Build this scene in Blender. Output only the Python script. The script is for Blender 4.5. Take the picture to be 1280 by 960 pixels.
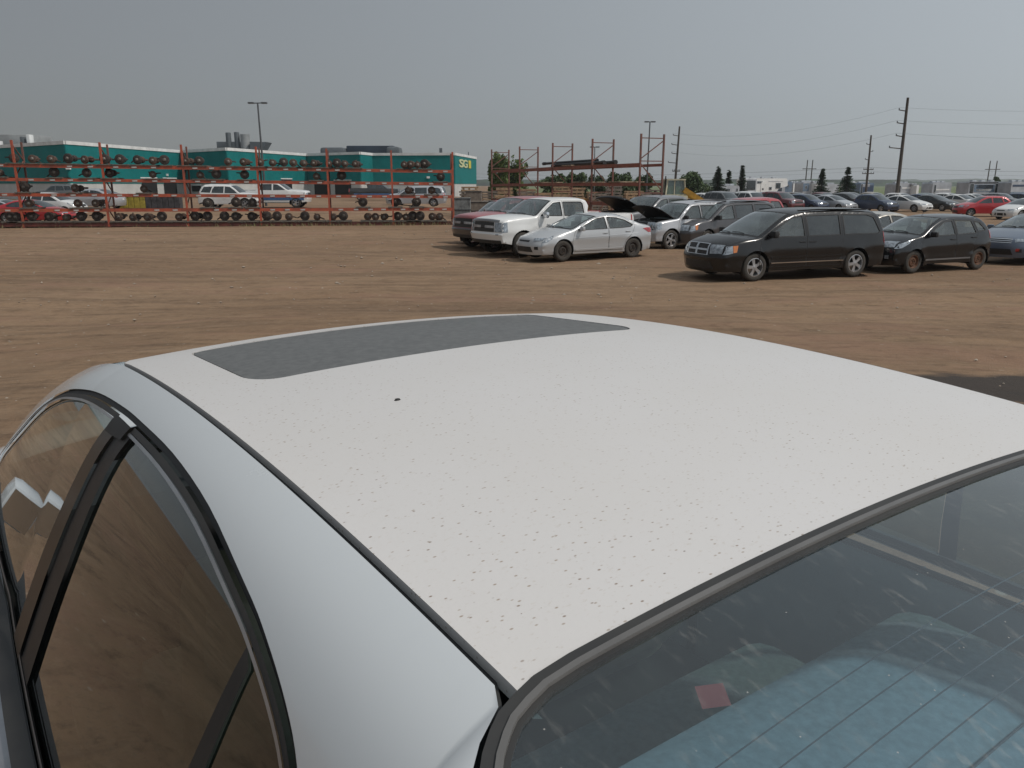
import bpy, bmesh, math, random
import numpy as np
from mathutils import Vector, Matrix, Euler
from mathutils.geometry import delaunay_2d_cdt
random.seed(7); rng = np.random.RandomState(11)
R = math.radians
scene = bpy.context.scene
for o in list(bpy.data.objects): bpy.data.objects.remove(o)
COL = scene.collection

# ---------------------------------------------------------------- camera, sky, sun, exposure
FPX, HOR, CAMH = 990.0, 231.0, 2.3           # focal length in photo pixels, horizon row, camera height
PITCH = math.atan((480 - HOR) / FPX)
cam = bpy.data.cameras.new('camera'); cam_o = bpy.data.objects.new('camera', cam); COL.objects.link(cam_o)
cam.sensor_width = 36; cam.lens = 36 * FPX / 1280; cam.clip_start = 0.02; cam.clip_end = 6000
cam_o.location = (0, 0, CAMH); cam_o.rotation_euler = (math.pi / 2 - PITCH, 0, 0)
scene.camera = cam_o
SUN = Vector((0.90, -0.30, 0)).normalized(); SUN_EL = R(50)
world = bpy.data.worlds.new('World'); scene.world = world; world.use_nodes = True
nt = world.node_tree; nt.nodes.clear()
wo = nt.nodes.new('ShaderNodeOutputWorld'); bg = nt.nodes.new('ShaderNodeBackground')
sky = nt.nodes.new('ShaderNodeTexSky'); sky.sky_type = 'NISHITA'; sky.sun_disc = False
sky.sun_elevation = SUN_EL; sky.sun_rotation = math.atan2(SUN.x, SUN.y); sky.dust_density = 1.0; sky.air_density = 1.0
hs = nt.nodes.new('ShaderNodeHueSaturation'); hs.inputs['Saturation'].default_value = 0.28
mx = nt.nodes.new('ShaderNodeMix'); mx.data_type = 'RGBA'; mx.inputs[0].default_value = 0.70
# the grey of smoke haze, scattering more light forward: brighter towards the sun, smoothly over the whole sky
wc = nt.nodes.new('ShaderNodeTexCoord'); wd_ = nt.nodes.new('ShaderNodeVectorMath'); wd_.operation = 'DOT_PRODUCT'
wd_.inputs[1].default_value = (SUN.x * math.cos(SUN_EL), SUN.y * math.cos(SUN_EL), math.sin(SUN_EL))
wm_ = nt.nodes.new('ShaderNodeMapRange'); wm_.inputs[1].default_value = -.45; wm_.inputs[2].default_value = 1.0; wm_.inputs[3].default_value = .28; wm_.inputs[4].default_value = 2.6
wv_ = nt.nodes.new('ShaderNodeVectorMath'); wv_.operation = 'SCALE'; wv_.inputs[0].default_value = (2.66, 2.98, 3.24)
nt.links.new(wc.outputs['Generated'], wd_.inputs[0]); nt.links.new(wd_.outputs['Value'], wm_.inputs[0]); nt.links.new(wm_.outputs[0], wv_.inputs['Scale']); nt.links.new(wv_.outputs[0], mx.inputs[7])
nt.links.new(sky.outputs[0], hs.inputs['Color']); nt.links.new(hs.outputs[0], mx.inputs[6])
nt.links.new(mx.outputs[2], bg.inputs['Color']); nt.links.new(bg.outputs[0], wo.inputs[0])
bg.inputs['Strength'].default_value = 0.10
sl = bpy.data.lights.new('sun', 'SUN'); sl.energy = 2.25; sl.angle = R(3.0); sl.color = (1.0, 0.94, 0.86)
so = bpy.data.objects.new('sun', sl); COL.objects.link(so)
sd = Vector((SUN.x * math.cos(SUN_EL), SUN.y * math.cos(SUN_EL), math.sin(SUN_EL)))
so.rotation_euler = sd.to_track_quat('Z', 'Y').to_euler(); so.location = sd * 60
vs = scene.view_settings; vs.view_transform = 'Standard'; vs.look = 'None'; vs.exposure = 0.0; vs.gamma = 1.0; vs.use_curve_mapping = False
scene.render.resolution_x = 1024; scene.render.resolution_y = 768

# ---------------------------------------------------------------- pixel helpers
def ray(px, py):
    u = (px - 640) / FPX; v = (py - 480) / FPX
    return Vector((u, math.cos(PITCH) - v * math.sin(PITCH), -(math.sin(PITCH) + v * math.cos(PITCH))))
def G(px, py, z=0.0):
    d = ray(px, py); return d * ((CAMH - z) / -d.z) + Vector((0, 0, CAMH))
def AT(px, py, D):
    d = ray(px, py); return d * (D / d.y) + Vector((0, 0, CAMH))
def XD(px, D, py=231): return AT(px, py, D).x
def ZD(py, D, px=640): return AT(px, py, D).z

def sstep(a, b, v):
    t = min(1, max(0, (v - a) / (b - a))); return t * t * (3 - 2 * t)
def ground_z(x, y):
    d = math.hypot(x, y - 2.0)
    h = 0.54 * (1 - sstep(3.5, 15, d))
    h += 0.62 * sstep(50, 57, y) * sstep(4, 10, -x)
    return h

# ---------------------------------------------------------------- materials
MATS = {}
def nodemat(name):
    m = bpy.data.materials.new(name); m.use_nodes = True
    b = m.node_tree.nodes['Principled BSDF']; MATS[name] = m
    return m, m.node_tree, b
def M(name, col=None, rough=0.6, metal=0.0, var=0.15, scale=6.0, bump=0.0, col2=None, spec=0.5, coat=0.0, stretch=None, detail=6):
    if name in MATS: return MATS[name]
    m, t, b = nodemat(name)
    b.inputs['Roughness'].default_value = rough; b.inputs['Metallic'].default_value = metal
    b.inputs['Specular IOR Level'].default_value = spec; b.inputs['Coat Weight'].default_value = coat
    b.inputs['Coat Roughness'].default_value = 0.08
    tc = t.nodes.new('ShaderNodeTexCoord'); n = t.nodes.new('ShaderNodeTexNoise')
    n.inputs['Scale'].default_value = scale; n.inputs['Detail'].default_value = detail; n.inputs['Roughness'].default_value = .6
    src = tc.outputs['Object']
    if stretch:
        mp = t.nodes.new('ShaderNodeMapping'); mp.inputs['Scale'].default_value = stretch
        t.links.new(src, mp.inputs[0]); src = mp.outputs[0]
    t.links.new(src, n.inputs['Vector'])
    cr = t.nodes.new('ShaderNodeValToRGB')
    c2 = col2 if col2 else tuple(max(0, c * (1 - 2 * var)) for c in col)
    cr.color_ramp.elements[0].position = .34; cr.color_ramp.elements[1].position = .66
    cr.color_ramp.elements[0].color = (*c2, 1)
    cr.color_ramp.elements[1].color = (*(col if col2 else tuple(c * (1 + .4 * var) for c in col)), 1)
    t.links.new(n.outputs['Fac'], cr.inputs[0]); t.links.new(cr.outputs[0], b.inputs['Base Color'])
    if bump:
        bp = t.nodes.new('ShaderNodeBump'); bp.inputs['Strength'].default_value = bump; bp.inputs['Distance'].default_value = .02
        t.links.new(n.outputs['Fac'], bp.inputs['Height']); t.links.new(bp.outputs[0], b.inputs['Normal'])
    return m
DUST = (0.26, 0.20, 0.14)
def paint(name, col, rough=0.28, metal=0.0, dust=0.25, coat=0.6):
    if name in MATS: return MATS[name]
    m, t, b = nodemat(name)
    tc = t.nodes.new('ShaderNodeTexCoord'); n = t.nodes.new('ShaderNodeTexNoise'); n.inputs['Scale'].default_value = 2.3; n.inputs['Detail'].default_value = 8
    n.inputs['Roughness'].default_value = .68
    t.links.new(tc.outputs['Object'], n.inputs['Vector'])
    sp = t.nodes.new('ShaderNodeSeparateXYZ'); t.links.new(tc.outputs['Object'], sp.inputs[0])
    mr = t.nodes.new('ShaderNodeMapRange'); mr.inputs[1].default_value = 0.9; mr.inputs[2].default_value = 0.2; mr.inputs[3].default_value = .35; mr.inputs[4].default_value = 1.0
    t.links.new(sp.outputs['Z'], mr.inputs[0])
    cr = t.nodes.new('ShaderNodeMapRange'); cr.inputs[1].default_value = .35; cr.inputs[2].default_value = .75; cr.inputs[3].default_value = dust * .35; cr.inputs[4].default_value = dust * 1.3
    t.links.new(n.outputs['Fac'], cr.inputs[0])
    mu = t.nodes.new('ShaderNodeMath'); mu.operation = 'MULTIPLY'; t.links.new(cr.outputs[0], mu.inputs[0]); t.links.new(mr.outputs[0], mu.inputs[1])
    mix = t.nodes.new('ShaderNodeMix'); mix.data_type = 'RGBA'; mix.inputs[6].default_value = (*col, 1); mix.inputs[7].default_value = (*DUST, 1)
    t.links.new(mu.outputs[0], mix.inputs[0]); t.links.new(mix.outputs[2], b.inputs['Base Color'])
    rr = t.nodes.new('ShaderNodeMapRange'); rr.inputs[3].default_value = rough; rr.inputs[4].default_value = .75
    t.links.new(mu.outputs[0], rr.inputs[0]); t.links.new(rr.outputs[0], b.inputs['Roughness'])
    b.inputs['Metallic'].default_value = metal; b.inputs['Coat Weight'].default_value = coat; b.inputs['Coat Roughness'].default_value = .12
    return m
def glass(name, tint, refl_rough=0.03, dirt=0.0, ior=1.5):
    if name in MATS: return MATS[name]
    m, t, b = nodemat(name); out = t.nodes['Material Output']; t.nodes.remove(b)
    tr = t.nodes.new('ShaderNodeBsdfTransparent'); tr.inputs[0].default_value = (*tint, 1)
    gl = t.nodes.new('ShaderNodeBsdfGlossy'); gl.inputs['Roughness'].default_value = refl_rough; gl.inputs[0].default_value = (.95, .98, 1, 1)
    fr = t.nodes.new('ShaderNodeFresnel'); fr.inputs[0].default_value = ior
    ge = t.nodes.new('ShaderNodeNewGeometry')                      # same reflectance from both faces of the pane
    mi = t.nodes.new('ShaderNodeMix'); mi.inputs[2].default_value = ior; mi.inputs[3].default_value = 1 / ior
    t.links.new(ge.outputs['Backfacing'], mi.inputs[0]); t.links.new(mi.outputs[0], fr.inputs[0])
    f2 = t.nodes.new('ShaderNodeMath'); f2.operation = 'MULTIPLY'; f2.use_clamp = True; f2.inputs[1].default_value = 1.75; t.links.new(fr.outputs[0], f2.inputs[0])   # both surfaces of the pane reflect
    ms = t.nodes.new('ShaderNodeMixShader'); t.links.new(f2.outputs[0], ms.inputs[0]); t.links.new(tr.outputs[0], ms.inputs[1]); t.links.new(gl.outputs[0], ms.inputs[2])
    last = ms
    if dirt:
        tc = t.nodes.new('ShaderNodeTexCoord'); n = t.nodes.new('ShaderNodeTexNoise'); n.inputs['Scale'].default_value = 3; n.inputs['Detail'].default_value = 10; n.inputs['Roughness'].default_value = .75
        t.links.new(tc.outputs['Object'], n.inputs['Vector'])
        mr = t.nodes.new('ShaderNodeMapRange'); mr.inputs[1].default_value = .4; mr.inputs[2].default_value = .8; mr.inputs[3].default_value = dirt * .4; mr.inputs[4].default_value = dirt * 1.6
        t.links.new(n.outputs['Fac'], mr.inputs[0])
        df = t.nodes.new('ShaderNodeBsdfDiffuse'); df.inputs[0].default_value = (.27, .31, .31, 1)  # dust film; its blue-grey also paints in a sky reflection on the panes
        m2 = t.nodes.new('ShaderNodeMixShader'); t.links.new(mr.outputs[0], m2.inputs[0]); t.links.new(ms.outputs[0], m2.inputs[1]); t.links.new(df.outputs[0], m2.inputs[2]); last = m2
    t.links.new(last.outputs[0], out.inputs[0])
    return m
BLACK = M('black_rubber', (.012, .012, .013), .55, var=.2)
TRIM = M('black_plastic', (.022, .022, .023), .5, var=.2, scale=20)
DARK = M('dark_underside', (.010, .010, .010), .9)
TYRE = M('tyre_rubber', (.030, .028, .026), .85, var=.3, scale=14, col2=(.055, .047, .038))
ALLOY = M('alloy_rim', (.48, .48, .49), .32, metal=.75, var=.15, scale=9)
STEEL = M('steel_rim_black', (.022, .021, .021), .5, var=.3, scale=18, col2=(.06, .045, .034))
RUSTRIM = M('steel_rim_rusty', (.17, .075, .035), .8, var=.3, scale=22, col2=(.06, .033, .022))
CHROME = M('chrome', (.66, .67, .69), .12, metal=1.0, var=.05)
LENS = M('headlamp_lens', (.40, .44, .48), .08, metal=.35, var=.35, scale=16, col2=(.14, .16, .18), coat=1)
AMBER = M('amber_lens', (.55, .16, .02), .15, var=.1, coat=1)
REDL = M('red_lens', (.42, .012, .016), .15, var=.3, scale=14, coat=1)
CGLASS = glass('car_glass', (.52, .60, .60), dirt=.26)  # film heavier than dust alone, lightening the panes like reflected sky
PRIV = glass('privacy_glass', (.06, .07, .07), dirt=.12)
FARGLASS = M('far_car_glass', (.030, .040, .044), .06, var=.3, scale=3, coat=.5)
CABIN = M('cabin_dark', (.050, .050, .052), .85)
SEATM = M('seat_grey', (.085, .085, .088), .9, var=.2)
PLATE = M('plate_white', (.62, .62, .60), .5, var=.1, scale=30)

# ---------------------------------------------------------------- mesh helpers
def new_obj(name, me, parent=None):
    o = bpy.data.objects.new(name, me); COL.objects.link(o)
    if parent is not None: o.parent = parent
    return o
def empty(name, loc=(0, 0, 0), rz=0.0, parent=None):
    o = bpy.data.objects.new(name, None); COL.objects.link(o); o.location = loc; o.rotation_euler = (0, 0, rz); o.empty_display_size = .2
    if parent is not None: o.parent = parent
    return o
def tag(o, label=None, cat=None, group=None, kind=None):
    if label: o['label'] = label
    if cat: o['category'] = cat
    if group: o['group'] = group
    if kind: o['kind'] = kind
    return o
def mk(name, verts, faces, mat, parent=None, smooth=True, angle=38):
    me = bpy.data.meshes.new(name); me.from_pydata([tuple(v) for v in verts], [], [tuple(f) for f in faces]); me.update()
    if mat is not None: me.materials.append(mat)
    if smooth and len(me.polygons):
        me.polygons.foreach_set('use_smooth', [True] * len(me.polygons)); me.set_sharp_from_angle(angle=R(angle))
    return new_obj(name, me, parent)
class MB:
    def __init__(s): s.v = []; s.f = []
    def add(s, v, f):
        k = len(s.v); s.v += [tuple(p) for p in v]; s.f += [tuple(i + k for i in q) for q in f]; return s
    def box(s, c, d, rz=0, rx=0, ry=0, taper=1.0):
        m = Euler((rx, ry, rz)).to_matrix(); c = Vector(c); v = []
        for z in (-1, 1):
            k = taper if z > 0 else 1
            for x, y in ((-1, -1), (1, -1), (1, 1), (-1, 1)): v.append(c + m @ Vector((x * d[0] / 2 * k, y * d[1] / 2 * k, z * d[2] / 2)))
        return s.add(v, [(3, 2, 1, 0), (4, 5, 6, 7), (0, 1, 5, 4), (1, 2, 6, 5), (2, 3, 7, 6), (3, 0, 4, 7)])
    def rbox(s, c, d, r=.02, rz=0, rx=0, ry=0):          # box with all edges chamfered
        m = Euler((rx, ry, rz)).to_matrix(); c = Vector(c); bm = bmesh.new(); bmesh.ops.create_cube(bm, size=1)
        for v in bm.verts: v.co = Vector((v.co.x * d[0], v.co.y * d[1], v.co.z * d[2]))
        bmesh.ops.bevel(bm, geom=bm.edges[:], offset=min(r, min(d) * .45), segments=2, affect='EDGES', profile=.6)
        bm.verts.index_update(); s.add([c + m @ v.co for v in bm.verts], [[v.index for v in f.verts] for f in bm.faces]); bm.free(); return s
    def tube(s, path, r, n=8, cap=True):
        path = [Vector(p) for p in path]; rr = r if isinstance(r, (list, tuple)) else [r] * len(path); v = []
        for i, p in enumerate(path):
            d = (path[min(i + 1, len(path) - 1)] - path[max(i - 1, 0)]).normalized()
            a = d.orthogonal().normalized() if i == 0 else (a - d * a.dot(d)).normalized()
            b = d.cross(a)
            v += [p + (a * math.cos(2 * math.pi * k / n) + b * math.sin(2 * math.pi * k / n)) * rr[i] for k in range(n)]
        f = [(i * n + k, i * n + (k + 1) % n, (i + 1) * n + (k + 1) % n, (i + 1) * n + k) for i in range(len(path) - 1) for k in range(n)]
        if cap: f += [tuple(range(n))[::-1], tuple(range((len(path) - 1) * n, len(path) * n))]
        return s.add(v, f)
    def beam(s, a, b, w, h, up=(0, 0, 1)):
        a = Vector(a); b = Vector(b); d = (b - a).normalized(); u = Vector(up); sde = d.cross(u)
        if sde.length < 1e-4: sde = d.cross(Vector((0, 1, 0)))
        sde.normalize(); u = sde.cross(d); v = []
        for p in (a, b): v += [p + sde * w / 2 * x + u * h / 2 * z for x, z in ((-1, -1), (1, -1), (1, 1), (-1, 1))]
        return s.add(v, [(3, 2, 1, 0), (4, 5, 6, 7), (0, 1, 5, 4), (1, 2, 6, 5), (2, 3, 7, 6), (3, 0, 4, 7)])
    def lathe(s, prof, c=(0, 0, 0), axis='y', n=24, sign=1):      # prof: (radius, offset along the axis)
        v = []
        for r, h in prof:
            for k in range(n):
                a = 2 * math.pi * k / n; p = (r * math.cos(a), h * sign, r * math.sin(a)) if axis == 'y' else (r * math.cos(a), r * math.sin(a), h)
                v.append((c[0] + p[0], c[1] + p[1], c[2] + p[2]))
        f = []
        for i in range(len(prof) - 1):
            for k in range(n):
                q = (i * n + k, i * n + (k + 1) % n, (i + 1) * n + (k + 1) % n, (i + 1) * n + k); f.append(q if sign > 0 else q[::-1])
        return s.add(v, f)
    def prism(s, poly, z0, z1):
        n = len(poly); v = [(x, y, z0) for x, y in poly] + [(x, y, z1) for x, y in poly]
        return s.add(v, [tuple(range(n))[::-1], tuple(range(n, 2 * n))] + [(i, (i + 1) % n, n + (i + 1) % n, n + i) for i in range(n)])
    def build(s, name, mat, parent=None, smooth=False, angle=38): return mk(name, s.v, s.f, mat, parent, smooth, angle)
def kids(o): return [c for c in bpy.data.objects if c.parent == o]
def copy_tree(o, parent=None, cmap=None):
    c = o.copy(); COL.objects.link(c); c.parent = parent
    for ch in (cmap[o.name] if cmap else o.children): copy_tree(ch, c)
    return c
def inpoly(P, poly):
    P = np.asarray(P, float); poly = np.asarray(poly, float); x, y = P[:, 0], P[:, 1]; c = np.zeros(len(P), bool); j = len(poly) - 1
    for i in range(len(poly)):
        xi, yi = poly[i]; xj, yj = poly[j]
        if yi != yj: c ^= ((yi > y) != (yj > y)) & (x < (xj - xi) * (y - yi) / (yj - yi) + xi)
        j = i
    return c
def resample(poly, step, closed=True):
    P = [np.array(p, float) for p in poly]; out = []
    for i in range(len(P) if closed else len(P) - 1):
        a, b = P[i], P[(i + 1) % len(P)]; n = max(1, int(np.ceil(np.linalg.norm(b - a) / step)))
        out += [a + (b - a) * k / n for k in range(n)]
    if not closed: out.append(P[-1])
    return np.array(out)
def crv(pts, n=4, tens=.5, closed=False):                          # cardinal spline
    P = [np.array(p, float) for p in pts]; out = []; m = len(P)
    for i in range(m if closed else m - 1):
        p1, p2 = P[i], P[(i + 1) % m]
        p0 = P[i - 1] if (i > 0 or closed) else p1; p3 = P[(i + 2) % m] if (i + 2 < m or closed) else p2
        for k in range(n):
            t = k / n; m1 = (p2 - p0) * tens; m2 = (p3 - p1) * tens
            out.append((2 * t**3 - 3 * t**2 + 1) * p1 + (t**3 - 2 * t**2 + t) * m1 + (-2 * t**3 + 3 * t**2) * p2 + (t**3 - t**2) * m2)
    if not closed: out.append(P[-1])
    return np.array(out)
def inset(poly, d):
    P = np.asarray(poly, float); A = 0.5 * np.sum(P[:, 0] * np.roll(P[:, 1], -1) - np.roll(P[:, 0], -1) * P[:, 1])
    t = np.roll(P, -1, 0) - np.roll(P, 1, 0); t /= np.linalg.norm(t, axis=1)[:, None] + 1e-9
    n = np.stack([-t[:, 1], t[:, 0]], 1) * (1 if A > 0 else -1)
    return P + n * d
def cdt(loops, grid, extra=None, lines=()):
    """constrained Delaunay over closed loops with interior grid points; returns points and triangles inside loops[0]"""
    V = []; E = []
    for L in loops:
        k = len(V); n = len(L); V += [tuple(p) for p in L]; E += [(k + i, k + (i + 1) % n) for i in range(n)]
    for L in lines:
        k = len(V); n = len(L); V += [tuple(p) for p in L]; E += [(k + i, k + i + 1) for i in range(n - 1)]
    O = np.asarray(loops[0]); lo = O.min(0); hi = O.max(0)
    gx = np.arange(lo[0] + grid * .5, hi[0], grid); gy = np.arange(lo[1] + grid * .5, hi[1], grid)
    if len(gx) and len(gy):
        g = np.array([(x + (grid * .25 if j % 2 else -grid * .25), y) for j, y in enumerate(gy) for x in gx])
        g = g[inpoly(g, O)]; B = np.array(V)
        if len(g):
            dm = np.sqrt(((g[:, None, :] - B[None]) ** 2).sum(2)).min(1); g = g[dm > grid * .42]
            V += [tuple(p) for p in g]
    if extra is not None and len(extra):
        e = np.asarray(extra); e = e[inpoly(e, O)]; V += [tuple(p) for p in e]
    r = delaunay_2d_cdt([Vector(p) for p in V], E, [], 0, 1e-5)
    P = np.array([tuple(p) for p in r[0]]); T = np.array(r[2]); c = P[T].mean(1)
    return P, T[inpoly(c, O)]
# ---------------------------------------------------------------- vehicles
def wheel_meshes(r, w, style, rimmat, key, n=28):
    """returns (rim mesh, tyre mesh), outer face towards +y"""
    rr = r * {'alloy': .66, 'black_alloy': .64, 'steel': .60, 'rust': .60, 'far': .62}[style]
    t = MB(); h = w / 2
    t.lathe([(rr * .97, -h * .9), (rr + .01, -h), (r * .90, -h), (r * .975, -h * .80), (r, -h * .5), (r, h * .5), (r * .975, h * .80), (r * .90, h), (rr + .01, h), (rr * .97, h * .86)], n=n)
    tm = t.build('tyre', TYRE, None, True, 50); tme = tm.data; bpy.data.objects.remove(tm)
    m = MB()
    if style in ('alloy', 'black_alloy', 'far'):
        m.lathe([(rr * 1.01, -h * .8), (rr * 1.01, h * .92), (rr * .93, h * .95), (rr * .88, h * .55), (rr * .88, -h * .8)], n=n)
        for k in range(5):
            a = 2 * math.pi * k / 5 + .3; ca, sa = math.cos(a), math.sin(a)
            p = []
            for rad, wd in ((rr * .10, rr * .17), (rr * .5, rr * .15), (rr * .92, rr * .22)):
                for sg in (-1, 1): p.append((ca * rad - sa * wd * sg, sa * rad + ca * wd * sg))
            v = [(x, h * .78 if i < 2 else h * .74, z) for i, (x, z) in enumerate(p)] + [(x, h * .45, z) for x, z in p]
            m.add(v, [(0, 1, 3, 2), (2, 3, 5, 4), (0, 2, 8, 6), (2, 4, 10, 8), (3, 1, 7, 9), (5, 3, 9, 11)])
        m.lathe([(.001, h * .86), (rr * .15, h * .84), (rr * .2, h * .70), (rr * .2, h * .4)], n=12)
    else:
        m.lathe([(rr * 1.01, -h * .8), (rr * 1.01, h * .90), (rr * .93, h * .93), (rr * .84, h * .45), (rr * .74, h * .30), (rr * .60, h * .62), (rr * .42, h * .66), (rr * .40, h * .40), (.001, h * .36)], n=n)
        for k in range(5): 
            a = 2 * math.pi * k / 5; m.lathe([(.022, h * .40), (.022, h * .56), (.001, h * .57)], (rr * .26 * math.cos(a), 0, rr * .26 * math.sin(a)), n=6)
    d = MB()
    o = m.build('wheel', rimmat, None, True, 35); me = o.data; bpy.data.objects.remove(o)
    return me, tme

class Car:
    def __init__(s, S, name, root=None):
        s.S = S; s.name = name; s.root = root or empty(name)
        st = S['st']; n = S.get('n', 8)
        s.tags = [q[5] for q in st[:-1]]; s.n = n
        A = crv([q[:5] for q in st], n, S.get('tens', .42)); s.D = A
        s.top = A[:, :2]; s.topr = np.maximum(A[:, 4], .004)
        s.W = S['W'] / 2; s.xmax = max(A[:, 2].max(), A[:, 0].max()); s.xmin = min(A[:, 2].min(), A[:, 0].min())
    def belt(s, x): b = s.S['belt']; return np.interp(x, [p[0] for p in b], [p[1] for p in b])
    def hw(s, x, z):
        S = s.S; x = np.asarray(x, float); z = np.asarray(z, float)
        tf = S.get('tf', .16); lf = S.get('lf', .75); trr = S.get('tr', .12); lr = S.get('lr', .7)
        w = s.W * (1 - tf * np.clip((x - (s.xmax - lf)) / lf, 0, 1) ** 2 - trr * np.clip(((s.xmin + lr) - x) / lr, 0, 1) ** 2)
        zb = s.belt(x); q = np.clip((z - .2) / (zb - .2), 0, 1)
        y = w * (1 - S.get('tk', .045) * np.abs((q - .55) / .55) ** 2.2) + S.get('flank', .012) * np.sin(np.clip((q - .3) / .5, 0, 1) * 2 * math.pi) * -1
        up = np.maximum(z - zb, 0); y = y - up * S.get('tum', .38) - S.get('tumc', .12) * up * up
        for ax in (S['wb'] / 2, -S['wb'] / 2):                     # wheel arch swell
            d = np.hypot(x - ax, z - S['wr']); y = y + S.get('swell', .018) * np.exp(-((d - S['ra'] - .02) / .09) ** 2) * (z < zb)
        return y
    def side_y(s, x, z):
        x = np.asarray(x, float); z = np.asarray(z, float); y = s.hw(x, z)
        P = np.stack([x, z], 1); a = s.top[:-1]; b = s.top[1:]; ab = b - a; L2 = (ab ** 2).sum(1) + 1e-12
        t = np.clip(((P[:, None] - a[None]) * ab[None]).sum(2) / L2[None], 0, 1)
        d = np.linalg.norm(P[:, None] - (a[None] + t[..., None] * ab[None]), axis=2); i = d.argmin(1); k = np.arange(len(P))
        dm = d[k, i]; rr = s.topr[i] + (s.topr[i + 1] - s.topr[i]) * t[k, i]
        e = np.clip(rr - dm, 0, None); return y - (rr - np.sqrt(np.maximum(rr * rr - e * e, 0)))
    # -- central skin
    def row(s, i, ts):
        xe, ze, xc, zc, r = s.D[i]; ye = float(s.hw([xe], [ze])[0] - max(r, .004)); g = s.S.get('g', 2.6); a = np.abs(ts) ** g
        return np.stack([xc + (xe - xc) * a, ts * ye, zc + (ze - zc) * a], 1)
    def sp(s, u, t, off=0.0):                                       # point on the central skin at station u (float), cross position t
        def P(u, t):
            k = u * s.n; i = int(min(max(math.floor(k), 0), len(s.D) - 2)); f = k - i; T = np.array([t])
            return Vector((s.row(i, T)[0] * (1 - f) + s.row(i + 1, T)[0] * f))
        p = P(u, t)
        if off:
            e = .02; du = P(min(u + e, len(s.tags)), t) - P(max(u - e, 0), t); dt = P(u, min(1, t + e)) - P(u, max(-1, t - e)); n = dt.cross(du).normalized()
            p = p - n * off if n.dot(Vector((p.x, p.y, p.z - .6))) < 0 else p + n * off
        return p
    def skin(s, name, i0, i1, mat, parent=None, cols=None, dz=0.0):
        c = cols or s.S.get('cols', 16); ts = np.linspace(-1, 1, c + 1); ts = np.sign(ts) * (1 - (1 - np.abs(ts)) ** 1.5)
        v = []; f = []; R_ = range(i0 * s.n, i1 * s.n + 1)
        for i in R_: v += [tuple(p) for p in s.row(i, ts)]
        m = c + 1
        for a in range(len(R_) - 1):
            for k in range(c): f.append((a * m + k, a * m + k + 1, (a + 1) * m + k + 1, (a + 1) * m + k))
        if dz: v = [(x, y, z + dz) for x, y, z in v]
        return mk(name, v, f, mat, parent or s.root, True, 50)
    def patch(s, name, q, mat, parent=None, off=.006, nu=4, nt=6, thick=True):
        """q: four corners (u,t) in order"""
        v = []; f = []; q = np.array(q, float)
        for a in range(nu + 1):
            for b in range(nt + 1):
                A = a / nu; B = b / nt; c = q[0] * (1 - A) * (1 - B) + q[1] * (1 - A) * B + q[2] * A * B + q[3] * A * (1 - B)
                v.append(s.sp(c[0], c[1], off))
        m = nt + 1
        for a in range(nu):
            for b in range(nt): f.append((a * m + b, a * m + b + 1, (a + 1) * m + b + 1, (a + 1) * m + b))
        if thick:
            rim = [b for b in range(m)] + [a * m + nt for a in range(1, nu + 1)] + [nu * m + b for b in range(nt - 1, -1, -1)] + [a * m for a in range(nu - 1, 0, -1)]
            k0 = len(v); cx = Vector((0, 0, .6))
            for r_ in rim:
                p = v[r_]; v.append(p + (Vector((p.x * .0, 0, .6)) - Vector((p.x * .0 + (1 if p.x > 0 else -1) * .3, p.y * .3, p.z))).normalized() * (off + .012))
            for i in range(len(rim)): f.append((rim[i], rim[(i + 1) % len(rim)], k0 + (i + 1) % len(rim), k0 + i))
        return mk(name, v, f, mat, parent or s.root, True, 35)
    # -- flanks
    def outline(s):
        S = s.S; zs = S['sill']; L = [tuple(p) for p in s.top]
        bot = []
        for ax in (-S['wb'] / 2, S['wb'] / 2):
            ra = S['ra']; h = zs - S['wr'] ; 
            a0 = math.asin(max(-1, min(1, h / ra)))
            for k in range(15):
                a = math.pi - a0 - (math.pi - 2 * a0) * k / 14
                bot.append((ax + ra * math.cos(a), S['wr'] + ra * math.sin(a)))
        L += bot
        return np.array(L[:-len(bot)] + [tuple(p) for p in resample(bot, .06, False)]) if S.get('detail', 1) else resample(L, S.get('es', .07))
    def flanks(s, holes, doors, extra):
        """holes: {name: polygon} windows; doors: [(polygon, [window names])]; extra: [(name, polygon, material, offset)]"""
        S = s.S; O = s.outline(); loops = [O] + [resample(p, .06) for p in holes.values()] + [resample(p, .07) for p, _ in doors] + [resample(p, .05) for _, p, _, _ in extra]
        ex = []
        tn = np.gradient(s.top, axis=0); tn /= np.linalg.norm(tn, axis=1)[:, None] + 1e-9; nn = np.stack([tn[:, 1], -tn[:, 0]], 1)
        cen = np.array([0, .7]); sg = np.sign(((cen - s.top) * nn).sum(1)); nn *= sg[:, None]
        for kf in (.12, .35, .65, 1.0): ex += list(s.top + nn * (s.topr * kf)[:, None])
        P, T = cdt(loops, S.get('grid', .09), ex)
        C = P[T].mean(1); lab = np.full(len(T), -1); reg = []
        for i, (nm, p) in enumerate(holes.items()): reg.append(('w', nm)); lab[inpoly(C, p)] = len(reg) - 1
        for nm, p, mt, of in extra: reg.append(('x', nm, mt, of)); q = inpoly(C, p) & (lab < 0); lab[q] = len(reg) - 1
        for i, (p, ws) in enumerate(doors): reg.append(('d', i)); q = inpoly(C, p) & (lab < 0); lab[q] = len(reg) - 1
        Yv = s.side_y(P[:, 0], P[:, 1])
        out = {}
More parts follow.
